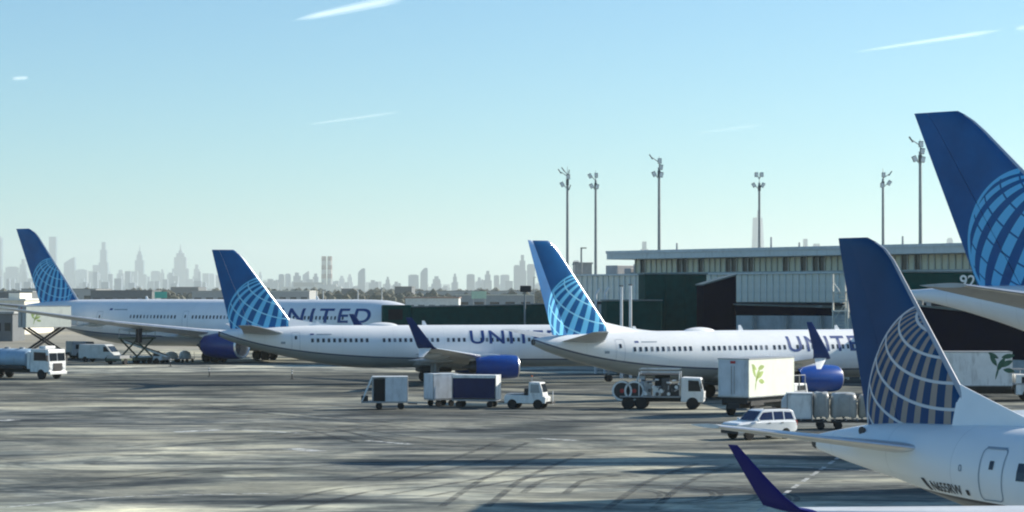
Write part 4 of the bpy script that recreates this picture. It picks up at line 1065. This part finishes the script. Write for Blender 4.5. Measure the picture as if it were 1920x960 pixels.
MB().b2(2.5, 2.75, -1.2, 1.2, .5, .8).build("bumper", tw, T, bevel=.04); MB().box((1.2, 0, 3.15), (.9, 1.4, .26)).build("roof_beacon_bar", tw, cab, bevel=.05)
for y in (-1.38, 1.38): MB().box((2.5, y, 2.1), (.1, .16, .6)).build("mirror", under, cab)
wheels(T, [(-6.2, -1.0), (-6.2, 1.0), (-4.9, -1.0), (-4.9, 1.0), (1.5, -1.05), (1.5, 1.05)], .52, .36)

# catering truck raised at the left airliner's tail door
q = at(84, 0, 288); box_truck("catering truck raised on dark scissor arms at the far left airliner's tail", (q.x, q.y, 0), RAD(36), (4.2, 6.9), 6.2, tcream, steel, (green_l, -2.0, 5.0, .95, 1), lift=1, cabm=steel)

# van under the tail
def van(label, loc, rz, mt):
    T = thing("cargo_van", label, "van", loc, rz)
    b = MB().prism([(-2.5, .45), (2.4, .45), (2.5, .95), (2.1, 1.25), (1.4, 2.05), (1.1, 2.2), (-2.45, 2.2), (-2.55, 1.0)], -.98, .98).build("body", mt, T, bevel=.09)
    for y in (-.992, .982): MB().prism([(1.0, 1.3), (1.85, 1.3), (1.35, 1.92), (1.0, 1.92)], y, y + .01).build("side_window", glass, b)
    MB().box((1.80, 0, 1.64), (.02, 1.6, .95), ry=RAD(-41)).build("windscreen", glass, b)
    for s in (-1, 1): MB().box((2.46, s * .7, .9), (.06, .3, .2)).build("headlight", lamp_face, b)
    MB().b2(2.35, 2.58, -.95, .95, .4, .6).build("bumper", under, b, bevel=.03)
    wheels(T, [(-1.6, -.88), (-1.6, .88), (1.55, -.88), (1.55, .88)], .36, .24)
q = gd(180, 680); van("pale cargo van parked under the far left airliner's tail", (q.x, q.y + 3, 0), RAD(-20), M("van grey white", (.55, .57, .56), .4, dirt=.2))
q = gd(138, 676); van("dark grey van beside the pale van under the airliner's tail", (q.x - .6, q.y + 10, 0), RAD(-60), M("van dark grey", (.10, .12, .13), .4))

# cargo loader
q = gd(236, 684); T = thing("cargo_loader", "dark green cargo loader raised to the far left airliner's belly", "cargo loader", (q.x, q.y + 3.0, 0), RAD(62))
MB().b2(-3.2, 3.2, -1.2, 1.2, .45, .75).build("base_frame", olive, T, bevel=.05)
MB().b2(-.6, 3.4, -1.3, 1.3, 3.0, 3.2).build("upper_platform", olive, T, bevel=.03)
for y in (-1.15, 1.15):
    MB().tube((-.4, y, .75), (3.0, y, 3.0), .11, n=4).build("scissor_arm", olive, T); MB().tube((3.0, y, .75), (-.4, y, 3.0), .11, n=4).build("scissor_arm", olive, T)
    for x in (-.5, 1.5, 3.3): MB().tube((x, y * 1.1, 3.2), (x, y * 1.1, 4.2), .04, n=6).build("rail_post", steel, T)
    MB().tube((-.5, y * 1.1, 4.2), (3.3, y * 1.1, 4.2), .04, n=6).build("handrail", steel, T)
MB().b2(-3.2, -1.0, -1.0, 1.0, .75, 1.1).build("lower_deck", steel, T); MB().b2(-.6, .2, -1.7, -1.3, 2.6, 4.3).build("operator_cab", blackm, T, bevel=.05)
wheels(T, [(-2.4, -1.1), (-2.4, 1.1), (2.4, -1.1), (2.4, 1.1)], .38, .3)

# belt loader and small loads under the fuselage
def belt_loader(label, loc, rz):
    T = thing("belt_loader", label, "belt loader", loc, rz)
    MB().b2(-2.0, 2.0, -.8, .8, .4, .9).build("body", tw, T, bevel=.06)
    MB().box((.3, .35, 1.75), (6.2, .75, .22), ry=RAD(-17)).build("belt_frame", tw, T, bevel=.03)
    MB().box((.3, .35, 1.88), (6.1, .55, .04), ry=RAD(-17)).build("belt", rubber, T)
    MB().b2(-.9, -.3, -.75, -.1, .9, 1.5).build("seat", under, T, bevel=.05)
    wheels(T, [(-1.3, -.75), (-1.3, .75), (1.3, -.75), (1.3, .75)], .34, .24)
q = gd(272, 683); belt_loader("white belt loader with sloping conveyor right of the green cargo loader", (q.x, q.y + 4, 0), RAD(160))
for k, (px, py, lab) in enumerate(((292, 682, "flat cart with white bundle, left of three under the far fuselage"), (312, 681, "flat cart with white bundle, middle of three under the far fuselage"), (338, 681, "flat cart with white bundle, right of three under the far fuselage"))):
    q = gd(px, py); T = thing("flat_cart", lab, "cart", (q.x, q.y + 4, 0), RAD(10 + 20 * k))
    MB().b2(-1.1, 1.1, -.6, .6, .4, .5).build("deck", steel, T); wheels(T, [(-.8, -.5), (-.8, .5), (.8, -.5), (.8, .5)], .2, .14)
    for s in (-1, 1): MB().tube((1.05 * s, -.55, .5), (1.05 * s, -.55, 1.3), .03, n=6).build("stake", steel, T)
    rings = []
    for z, kk in ((.5, .9), (.7, 1.0), (1.0 + .1 * k, .8), (1.2 + .12 * k, .3)):
        rings.append([(.9 * kk * math.cos(a) * (1 + .1 * math.sin(3 * a + k)), .55 * kk * math.sin(a), z) for a in [2 * math.pi * i / 16 for i in range(16)]])
    MB().loft(rings).build("covered_load", (tw, cream, tw)[k], T, smooth=True, ang=60)

# marker posts
for px, py, lab in ((320, 687, "small white marker post under the far engine"), (393, 706, "small marker post left of the middle airliner's tail"), (548, 711, "small marker post below the middle airliner's body")):
    q = gd(px, py); T = thing("marker_post", lab, "marker post", (q.x, q.y, 0))
    MB().lathe([(0, .22), (.05, .22), (.06, .06), (1.0, .045)], axis='Z', n=12).build("post", under, T, smooth=True)
    for z in (.55, .8): MB().lathe([(z, .065), (z + .14, .062)], axis='Z', n=12).build("reflective_band", tw, T)

# ------------------------------------------------------------------ far field
# low cream building and sheds beyond the left airliner
def shed(name, label, px0, px1, yt, D, depth, mt, roofm, wins=0, cat="building", sub=()):
    a, b = at(px0, yt, D), at(px1, yt, D); W = b.x - a.x; z = a.z
    T = thing(name, label, cat, ((a.x + b.x) / 2, D + depth / 2, 0))
    MB().b2(-W / 2, W / 2, -depth / 2, depth / 2, 0, z - .4).build("wall", mt, T)
    MB().b2(-W / 2 - .3, W / 2 + .3, -depth / 2 - .3, depth / 2 + .3, z - .395, z).build("roof", roofm, T)
    for i in range(wins):
        x = -W / 2 + W * (i + .5) / wins
        MB().b2(x - W / wins * .3, x + W / wins * .3, -depth / 2 - .06, -depth / 2 - .005, z * .35, z * .62).build("window", glass, T)
    for fx, fw, fh in sub:
        MB().b2(-W / 2 + W * fx, -W / 2 + W * (fx + fw), -depth * .2, depth * .2, z + .003, z + fh).build("roof_unit", mt, T)
    return T
greyw = M("far wall grey", (.33, .34, .34), .8); darkw = M("far wall dark", (.13, .14, .15), .8); whitew = M("far wall white", (.62, .63, .60), .7)
brickw = M("far wall brick", (.30, .20, .16), .8); bluew = M("far wall blue", (.30, .38, .46), .7)
shed("terminal_building", "low cream building at the left edge behind the far airliner's tail", -60, 46, 560, 470, 30, cream, whitew, 6, sub=((.55, .2, 1.2),))
shed("service_shed", "grey shed below the cream building at the left edge", -50, 24, 584, 400, 10, darkw, greyw, 4)
q = gd(18, 622); van("white van at the left edge beside the raised catering truck", (q.x, q.y - 3, 0), RAD(-35), tw)
for a in ((40, 180, 541, 1500, greyw, darkw, "long grey warehouse left of the highway sign"), (170, 285, 544, 1150, darkw, darkw, "dark low warehouse behind the far fuselage crown"),
          (320, 372, 538, 2300, darkw, darkw, "small dark warehouse under the stepped spire tower"), (360, 470, 545, 1300, greyw, greyw, "grey shed just left of the middle fin"),
          (480, 580, 545, 1400, greyw, whitew, "grey shed just right of the middle fin"), (640, 662, 541, 1900, darkw, darkw, "tiny dark shed right of the power station"),
          (740, 772, 537, 1700, darkw, darkw, "small dark tower shed above the far jet bridge"), (760, 860, 557, 800, whitew, brickw, "low white depot with reddish roof above the far jet bridge"),
          (855, 1000, 552, 950, greyw, cream, "long pale depot left of the tall white fin"), (770, 1010, 545, 2000, greyw, darkw, "very long grey warehouse under the right hand skyline"),
          (-60, 60, 546, 1000, darkw, greyw, "dark warehouse at the left edge beneath the skyline"), (1080, 1110, 492, 640, greyw, greyw, "square grey plant room behind the concourse's left end")):
    shed("warehouse", a[6], a[0], a[1], a[2], a[3], 30 if a[3] < 1200 else 60, a[4], a[5], 5, "warehouse")

# highway signs
signm = M("highway sign teal", (.05, .42, .34), .5); signp = M("sign pale green", (.42, .60, .46), .5)
for px0, px1, y0, y1, D, mt, lab in ((290, 313, 547, 559, 700, signm, "teal highway sign above the far airliner's fuselage"), (884, 912, 546, 560, 760, signp, "pale green highway sign left of the tall white fin")):
    a, b = at(px0, y0, D), at(px1, y1, D)
    T = thing("highway_sign", lab, "sign", ((a.x + b.x) / 2, D, 0)); W = b.x - a.x
    MB().b2(-W / 2, W / 2, -.08, .08, b.z, a.z).build("sign_board", mt, T, bevel=.03)
    for s in (-1, 1): MB().tube((s * W * .4, .2, 0), (s * W * .4, .2, a.z), .18, n=8).build("post", pole_m, T)
    MB().tube((-W * .5, .2, a.z - .5), (W * .5, .2, a.z - .5), .12, n=6).build("beam", pole_m, T)
for i, (px, yt, D) in enumerate(((594, 545, 900), (606, 544, 900), (671, 543, 950), (716, 540, 950), (1001, 520, 1200), (1090, 465, 520), (1076, 492, 560), (672, 548, 1000))):
    q = at(px, yt, D); T = thing("lamp_post", "thin far lamp post number %s along the skyline's foot" % ("one two three four five six seven eight".split()[i]), "lamp post", (q.x, D, 0), 0, "thin far lamp posts")
    T["label"] = ("pale lamp post left of a pair above the U N I T E D lettering", "pale lamp post right of a pair above the lettering", "thin lamp post beneath the curved tower", "thin lamp post above the far airliner's nose",
                  "dark thin post beside the tall white fin", "thin dark post left of the second floodlight mast", "short post right of the tall white fin", "short pale post near the far airliner's nose")[i]
    MB().tube((0, 0, 0), (0, 0, q.z), .28, .2, 8).build("pole", M("lamp post pale", (.6, .62, .62), .5) if i < 4 else pole_m, T)
    MB().box((.5, 0, q.z), (1.4, .4, .25)).build("lamp_head", lamp_m, T)

# distant tree belts (leafless winter scrub that reads as one mass)
treem = M("winter scrub", (.085, .085, .062), .9, var=.45, scale=.08)
mb = MB()
for D, n, hgt in ((900, 420, 6), (1600, 420, 11), (2600, 420, 15), (3800, 420, 19)):
    for i in range(n):
        px = -60 + 2040 * (i + rnd.random()) / n; q = at(px, 0, D + rnd.uniform(-60, 60)); W = rnd.uniform(.5, 1.3) * hgt; hh = hgt * rnd.uniform(.45, 1.05)
        if D == 900 and 740 < px: hh *= .6
        for k in range(3):
            ox, oz, rr = rnd.uniform(-W, W) * .5, hh * rnd.uniform(.25, .75), hh * rnd.uniform(.22, .4)
            vs = []; 
            for dz, rk in ((-1, .3), (-.4, 1), (.4, .85), (1, .2)):
                for a in range(5): t = 2 * math.pi * (a + rnd.random() * .6) / 5; vs.append((q.x + ox + rr * 1.3 * rk * math.cos(t), q.y + rr * rk * math.sin(t), oz + rr * dz * rnd.uniform(.8, 1.2)))
            mb.add(vs, [(j * 5 + a, j * 5 + (a + 1) % 5, (j + 1) * 5 + (a + 1) % 5, (j + 1) * 5 + a) for j in range(3) for a in range(5)])
        mb.add([(q.x - .4, q.y, 0), (q.x + .4, q.y, 0), (q.x, q.y, hh * .8)], [(0, 1, 2)])
tb = mb.build("tree_belt", treem); tag(tb, "dark winter tree belt along the foot of the skyline", "trees", kind="stuff")

# power station with two striped chimneys
PD = 8500
a, b = at(527, 533, PD), at(640, 533, PD)
T = thing("power_station", "hazy low power station with two red and white chimneys", "power station", ((a.x + b.x) / 2, PD, 0)); W = b.x - a.x
MB().b2(-W / 2, W / 2, 0, 50, 0, a.z * .8).build("turbine_hall", greyw, T); MB().b2(-W * .3, W * .2, 10, 45, a.z * .8, a.z * 1.15).build("boiler_house", darkw, T); MB().b2(W * .05, W * .42, 5, 40, a.z * .8, a.z).build("annex", greyw, T)
chr_, chw = M("chimney red", (.16, .07, .06), .7), M("chimney white", (.42, .38, .36), .7)
for px in (605, 616):
    q = at(px, 480, PD); x0 = q.x - (a.x + b.x) / 2; n = 5
    CH = MB().tube((x0, 55, 0), (x0, 55, q.z * .45), 11, 10, 14).build("chimney", greyw, T)
    for k in range(n): 
        z0 = q.z * (.45 + .55 * k / n); z1 = q.z * (.45 + .55 * (k + 1) / n)
        MB().tube((x0, 55, z0), (x0, 55, z1), 10 - .2 * k, 9.8 - .2 * k, 14).build("chimney_band", chr_ if k % 2 == 0 else chw, CH)

# ------------------------------------------------------------------ skyline
skm = [M("tower stone", (.30, .31, .33), .8, var=.05), M("tower grey", (.16, .20, .26), .8, var=.05), M("tower glass blue", (.09, .15, .23), .3, var=.05), M("tower pale", (.34, .38, .42), .8, var=.05)]
def tower(label, px0, px1, yt, D, shape="box", mi=0):
    a, b = at(px0, yt, D), at(px1, yt, D); W = b.x - a.x; Z = a.z; dp = min(W, 60)
    T = thing("skyscraper", label, "tower", ((a.x + b.x) / 2, D, 0)); mt = skm[mi]
    def bx(name, f0, f1, z0, z1, k=1.0): return MB().b2(-W / 2 + W * f0, -W / 2 + W * f1, -dp / 2 * k, dp / 2 * k, z0, z1).build(name, mt, T)
    if shape == "box":
        bx("shaft", 0, 1, 0, Z * .97); bx("crown", .15, .85, Z * .97, Z, .8)
    elif shape == "slender":
        bx("shaft", 0, 1, 0, Z); bx("plant_level", -.02, 1.02, Z * .5, Z * .515, 1.02)
    elif shape == "step":
        bx("base", 0, 1, 0, Z * .62); bx("shaft", .14, .86, Z * .62, Z * .86, .8); bx("crown", .3, .7, Z * .86, Z, .6)
    elif shape == "empire":
        bx("base", 0, 1, 0, Z * .22, 1.4); bx("lower_shaft", .1, .9, Z * .22, Z * .55, 1.2); bx("shaft", .2, .8, Z * .55, Z * .78); bx("upper_shaft", .3, .7, Z * .78, Z * .86, .8)
        MB().tube((0, 0, Z * .86), (0, 0, Z * .92), W * .12, W * .08, 10).build("mast_base", mt, T); MB().tube((0, 0, Z * .92), (0, 0, Z * 1.04), W * .04, W * .015, 8).build("spire", mt, T)
    elif shape == "spire":
        bx("base", -.3, 1.3, 0, Z * .45, 1.2); bx("shaft", 0, 1, Z * .45, Z * .75); bx("upper_shaft", .18, .82, Z * .75, Z * .87, .7); bx("crown", .32, .68, Z * .87, Z * .94, .5)
        MB().tube((0, 0, Z * .94), (0, 0, Z * 1.08), W * .07, W * .02, 8).build("spire", mt, T)
    elif shape == "taper":
        mb = MB(); h_ = W / 2; k = h_ * .72
        mb.add([(-h_, -h_, 0), (h_, -h_, 0), (h_, h_, 0), (-h_, h_, 0), (-h_, -h_, Z * .14), (h_, -h_, Z * .14), (h_, h_, Z * .14), (-h_, h_, Z * .14), (0, -k, Z), (k, 0, Z), (0, k, Z), (-k, 0, Z)],
               [(0, 1, 5, 4), (1, 2, 6, 5), (2, 3, 7, 6), (3, 0, 4, 7), (4, 5, 8), (5, 9, 8), (5, 6, 9), (6, 10, 9), (6, 7, 10), (7, 11, 10), (7, 4, 11), (4, 8, 11), (8, 9, 10, 11)])
        mb.build("shaft", mt, T); MB().tube((0, 0, Z), (0, 0, Z * 1.1), W * .07, W * .02, 8).build("spire", mt, T)
    elif shape == "slope":
        MB().prism([(-W / 2, 0), (W / 2, 0), (W / 2, Z), (W * .2, Z * .97), (-W / 2, Z * .84)], -dp / 2, dp / 2).build("shaft", mt, T); bx("base", -.05, 1.05, 0, Z * .3, 1.1)
    elif shape == "curve":
        pts = [(-W / 2, 0), (W / 2, 0)] + [(W / 2 - W * (i / 6) * .95, Z * (.80 + .2 * math.sin(math.pi * (.35 + .6 * i / 6)))) for i in range(7)]
        MB().prism(pts, -dp / 2, dp / 2).build("shaft", mt, T); bx("base", -.08, 1.08, 0, Z * .2, 1.1)
    elif shape == "wide":
        bx("base", 0, 1, 0, Z * .8); bx("crown", .2, .6, Z * .8, Z, .8); bx("annex", .66, .95, Z * .8, Z * .9, .7)
    return T
MID = 17000; JC = 10500
T_ = tower
T_("sliver of a hazy tower cut by the photo's left edge", -14, 4, 443, MID, "box", 2)
T_("hazy block left of the far fin, lowest corner of midtown", 12, 35, 500, MID, "box", 2)
T_("hazy tower with stepped top just left of the far fin", 36, 52, 486, MID, "step", 1)
T_("small pale block low behind the far fin", 53, 64, 524, MID, "box", 3)
T_("tall slender square tower right of the far fin's tip", 93, 106, 444, MID, "slender", 2)
T_("hazy tower with sloping roof right of the slender tower", 121, 141, 482, MID, "slope", 2)
T_("squat hazy block between the sloping roof tower and the wide slab", 143, 164, 505, MID, "box", 3)
T_("wide hazy slab building below the flat-topped tower", 167, 206, 497, MID + 300, "wide", 1)
T_("tall flat-topped hazy tower rising from the wide slab", 186, 203, 454, MID, "step", 2)
T_("mid height hazy block right of the wide slab", 217, 236, 506, MID, "step", 3)
T_("slim hazy tower ending in a thin spire", 254, 270, 466, MID, "spire", 2)
T_("low hazy block left of the stepped spire tower", 284, 300, 508, MID, "box", 1)
T_("thin hazy block with pointed top left of the stepped spire tower", 300, 309, 505, MID, "step", 1)
T_("broad stepped tower with central spire, tallest of midtown's right part", 320, 357, 462, MID, "empire", 1)
T_("hazy tower just right of the stepped spire tower", 362, 376, 496, MID, "step", 1)
T_("low hazy tower left of the middle fin", 390, 403, 513, MID, "box", 3)
T_("thin hazy tower just right of the middle fin", 484, 492, 510, MID, "step", 1)
T_("low broad hazy block right of the middle fin", 498, 521, 523, JC, "wide", 1)
T_("left of a close pair of hazy towers before the power station", 523, 533, 514, JC, "box", 2)
T_("right of a close pair of hazy towers before the power station", 535, 545, 513, JC, "box", 3)
T_("stepped hazy block above the power station's left end", 548, 566, 511, JC, "step", 1)
T_("leaning-roofed hazy tower left of the striped chimneys", 568, 580, 508, JC, "slope", 3)
T_("hazy block immediately left of the striped chimneys", 585, 599, 513, JC, "step", 1)
T_("faint low block immediately right of the striped chimneys", 634, 648, 517, JC + 3000, "step", 3)
T_("faint low block between chimneys and curved tower", 650, 662, 514, JC + 3000, "step", 3)
T_("isolated hazy tower with curved top right of the chimneys", 671, 685, 503, JC, "curve", 2)
T_("low hazy block right of the curved tower", 692, 710, 525, JC, "wide", 1)
T_("thin hazy tower between the curved tower and the rounded pair", 722, 732, 519, JC, "step", 1)
T_("very low hazy block above the far airliner's nose", 737, 752, 528, JC, "wide", 1)
T_("shorter left neighbour of the tall tower above the jet bridge", 766, 785, 515, JC, "box", 2)
T_("taller hazy tower of the pair above the jet bridge's left part", 788, 802, 502, JC, "curve", 2)
T_("broad hazy block with notched top right of that pair", 809, 828, 518, JC, "step", 2)
T_("lone slim hazy tower above the middle of the jet bridge", 848, 858, 513, JC, "step", 2)
T_("hazy tower starting the cluster left of the tall white fin", 875, 890, 514, JC, "box", 2)
T_("low hazy tower second in the cluster left of the tall white fin", 893, 907, 520, JC, "wide", 3)
T_("tallest hazy tower within the low cluster left of the tall white fin", 907, 922, 508, JC, "step", 2)
T_("narrow hazy tower fourth in the cluster left of the tall white fin", 926, 936, 516, JC, "box", 2)
T_("broad hazy tower fifth in the cluster left of the tall white fin", 938, 955, 515, JC, "box", 3)
T_("hazy tower leaning on the left of the tallest one by the white fin", 963, 975, 497, JC, "box", 2)
T_("tallest hazy tower right beside the tall white fin", 972, 987, 478, JC, "step", 2)
T_("hazy tower touching the tall white fin's rear edge", 988, 1003, 495, JC, "box", 2)
T_("pale tower between the two left floodlight masts", 1074, 1087, 488, JC, "box", 3)
T_("wide hazy tower behind the concourse roof's left part", 1198, 1218, 453, JC, "step", 2)
T_("tall tapered glass tower behind the concourse roof", 1408, 1434, 408, 13000, "taper", 1)
T_("small hazy tower behind the concourse roof left of the near fin", 1501, 1519, 448, JC, "step", 2)
T_("lower hazy block next to the near fin's tip", 1521, 1546, 457, JC, "wide", 3)
T_("tiny hazy tower top over the concourse beside the tall tail", 1776, 1786, 446, JC, "box", 3)
mb = MB()
for i in range(520):
    px = rnd.uniform(-20, 1010) if i < 480 else rnd.uniform(1040, 1150); D = rnd.uniform(9500, 18500); mid = px < 420
    hp = 3 + 40 * rnd.random() ** 2.2 if mid else 2 + 26 * rnd.random() ** 2
    q = at(px, HZ - hp - 1, D); W = rnd.uniform(4, 14) * D / F; mb.b2(q.x - W / 2, q.x + W / 2, D - 15, D + 15, 0, q.z)
tag(mb.build("city_blocks", skm[1]), "hazy mass of low city blocks between the towers", "city", kind="stuff")

# ------------------------------------------------------------------ contrails
ctm, nt, p = new_mat("contrail ice")
dif = nt.nodes.new("ShaderNodeBsdfDiffuse"); dif.inputs[0].default_value = (.98, .98, .98, 1); tl = nt.nodes.new("ShaderNodeBsdfTranslucent"); tl.inputs[0].default_value = (.98, .98, .98, 1)
ad = nt.nodes.new("ShaderNodeAddShader"); tr = nt.nodes.new("ShaderNodeBsdfTransparent"); mx = nt.nodes.new("ShaderNodeMixShader")
at_ = nt.nodes.new("ShaderNodeAttribute"); at_.attribute_name = "dens"
nt.links.new(dif.outputs[0], ad.inputs[0]); nt.links.new(tl.outputs[0], ad.inputs[1]); nt.links.new(at_.outputs["Fac"], mx.inputs[0]); nt.links.new(tr.outputs[0], mx.inputs[1]); nt.links.new(ad.outputs[0], mx.inputs[2])
nt.links.new(mx.outputs[0], nt.nodes["Material Output"].inputs[0])
def contrail(label, pa, pb, ra, rb, D, da, db):
    ZC = 8000.0; DA, DB = (ZC - H) * F / (HZ - pa[1]), (ZC - H) * F / (HZ - pb[1]); A, B_ = at(*pa, DA), at(*pb, DB); n = 24; mb = MB(); dens = []
    for lay in range(12):
        k = ((lay + 1) / 12) ** 1.1 * 1.25; rings = []
        for i in range(n + 1):
            t = i / n; c = A.lerp(B_, t); r = (ra + (rb - ra) * t) * D / F * k * (1 + .12 * math.sin(9 * t + lay)) * min(1, .12 + 6 * t, .12 + 6 * (1 - t))
            dd = da + (db - da) * t
            rings.append([c + Vector((r * .8 * math.cos(a), -r * .55 * math.cos(a), r * math.sin(a))) for a in [2 * math.pi * q / 14 for q in range(14)]]); dens += [dd * .017 * min(1, 4 * t, 4 * (1 - t))] * 14
        mb.loft(rings, caps=False)
    o = mb.build("contrail", ctm, None, smooth=True)
    at2 = o.data.attributes.new("dens", 'FLOAT', 'POINT')
    for i, v in enumerate(dens): at2.data[i].value = v
    tag(o, label, "contrail")
contrail("bright thick contrail at the top of the sky left of centre", (545, 38), (775, -10), 5, 11, 60000, 1.0, .8)
contrail("thin long contrail in the upper right sky", (1590, 99), (1890, 54), 3, 6, 60000, .35, .9)
contrail("faint contrail below the bright one, left of centre", (565, 235), (760, 208), 4, 6, 60000, .28, .3)
contrail("short bright contrail dash near the left edge of the sky", (20, 147), (54, 145), 5, 5, 60000, .9, .9)
contrail("tiny contrail piece at the right edge of the sky", (1904, 53), (1940, 49), 5, 5, 60000, .5, .5)
contrail("very faint contrail right of the sky's centre", (1290, 252), (1440, 232), 4, 7, 60000, .12, .2)

# ------------------------------------------------------------------ haze
hz_m = bpy.data.materials.new("haze air"); hz_m.use_nodes = True; nt = hz_m.node_tree; nt.nodes.clear()
pv = nt.nodes.new("ShaderNodeVolumePrincipled"); mo = nt.nodes.new("ShaderNodeOutputMaterial"); nt.links.new(pv.outputs[0], mo.inputs["Volume"])
pv.inputs["Color"].default_value = (.92, 1.0, .965, 1); pv.inputs["Density"].default_value = 6.6e-5; pv.inputs["Anisotropy"].default_value = .35
hz = MB().b2(-27000, 27000, -4000, 27000, -1.0, 560).build("haze", hz_m); hz["kind"] = "stuff"; tag(hz, "pale haze that fades the far skyline", "haze", kind="stuff")
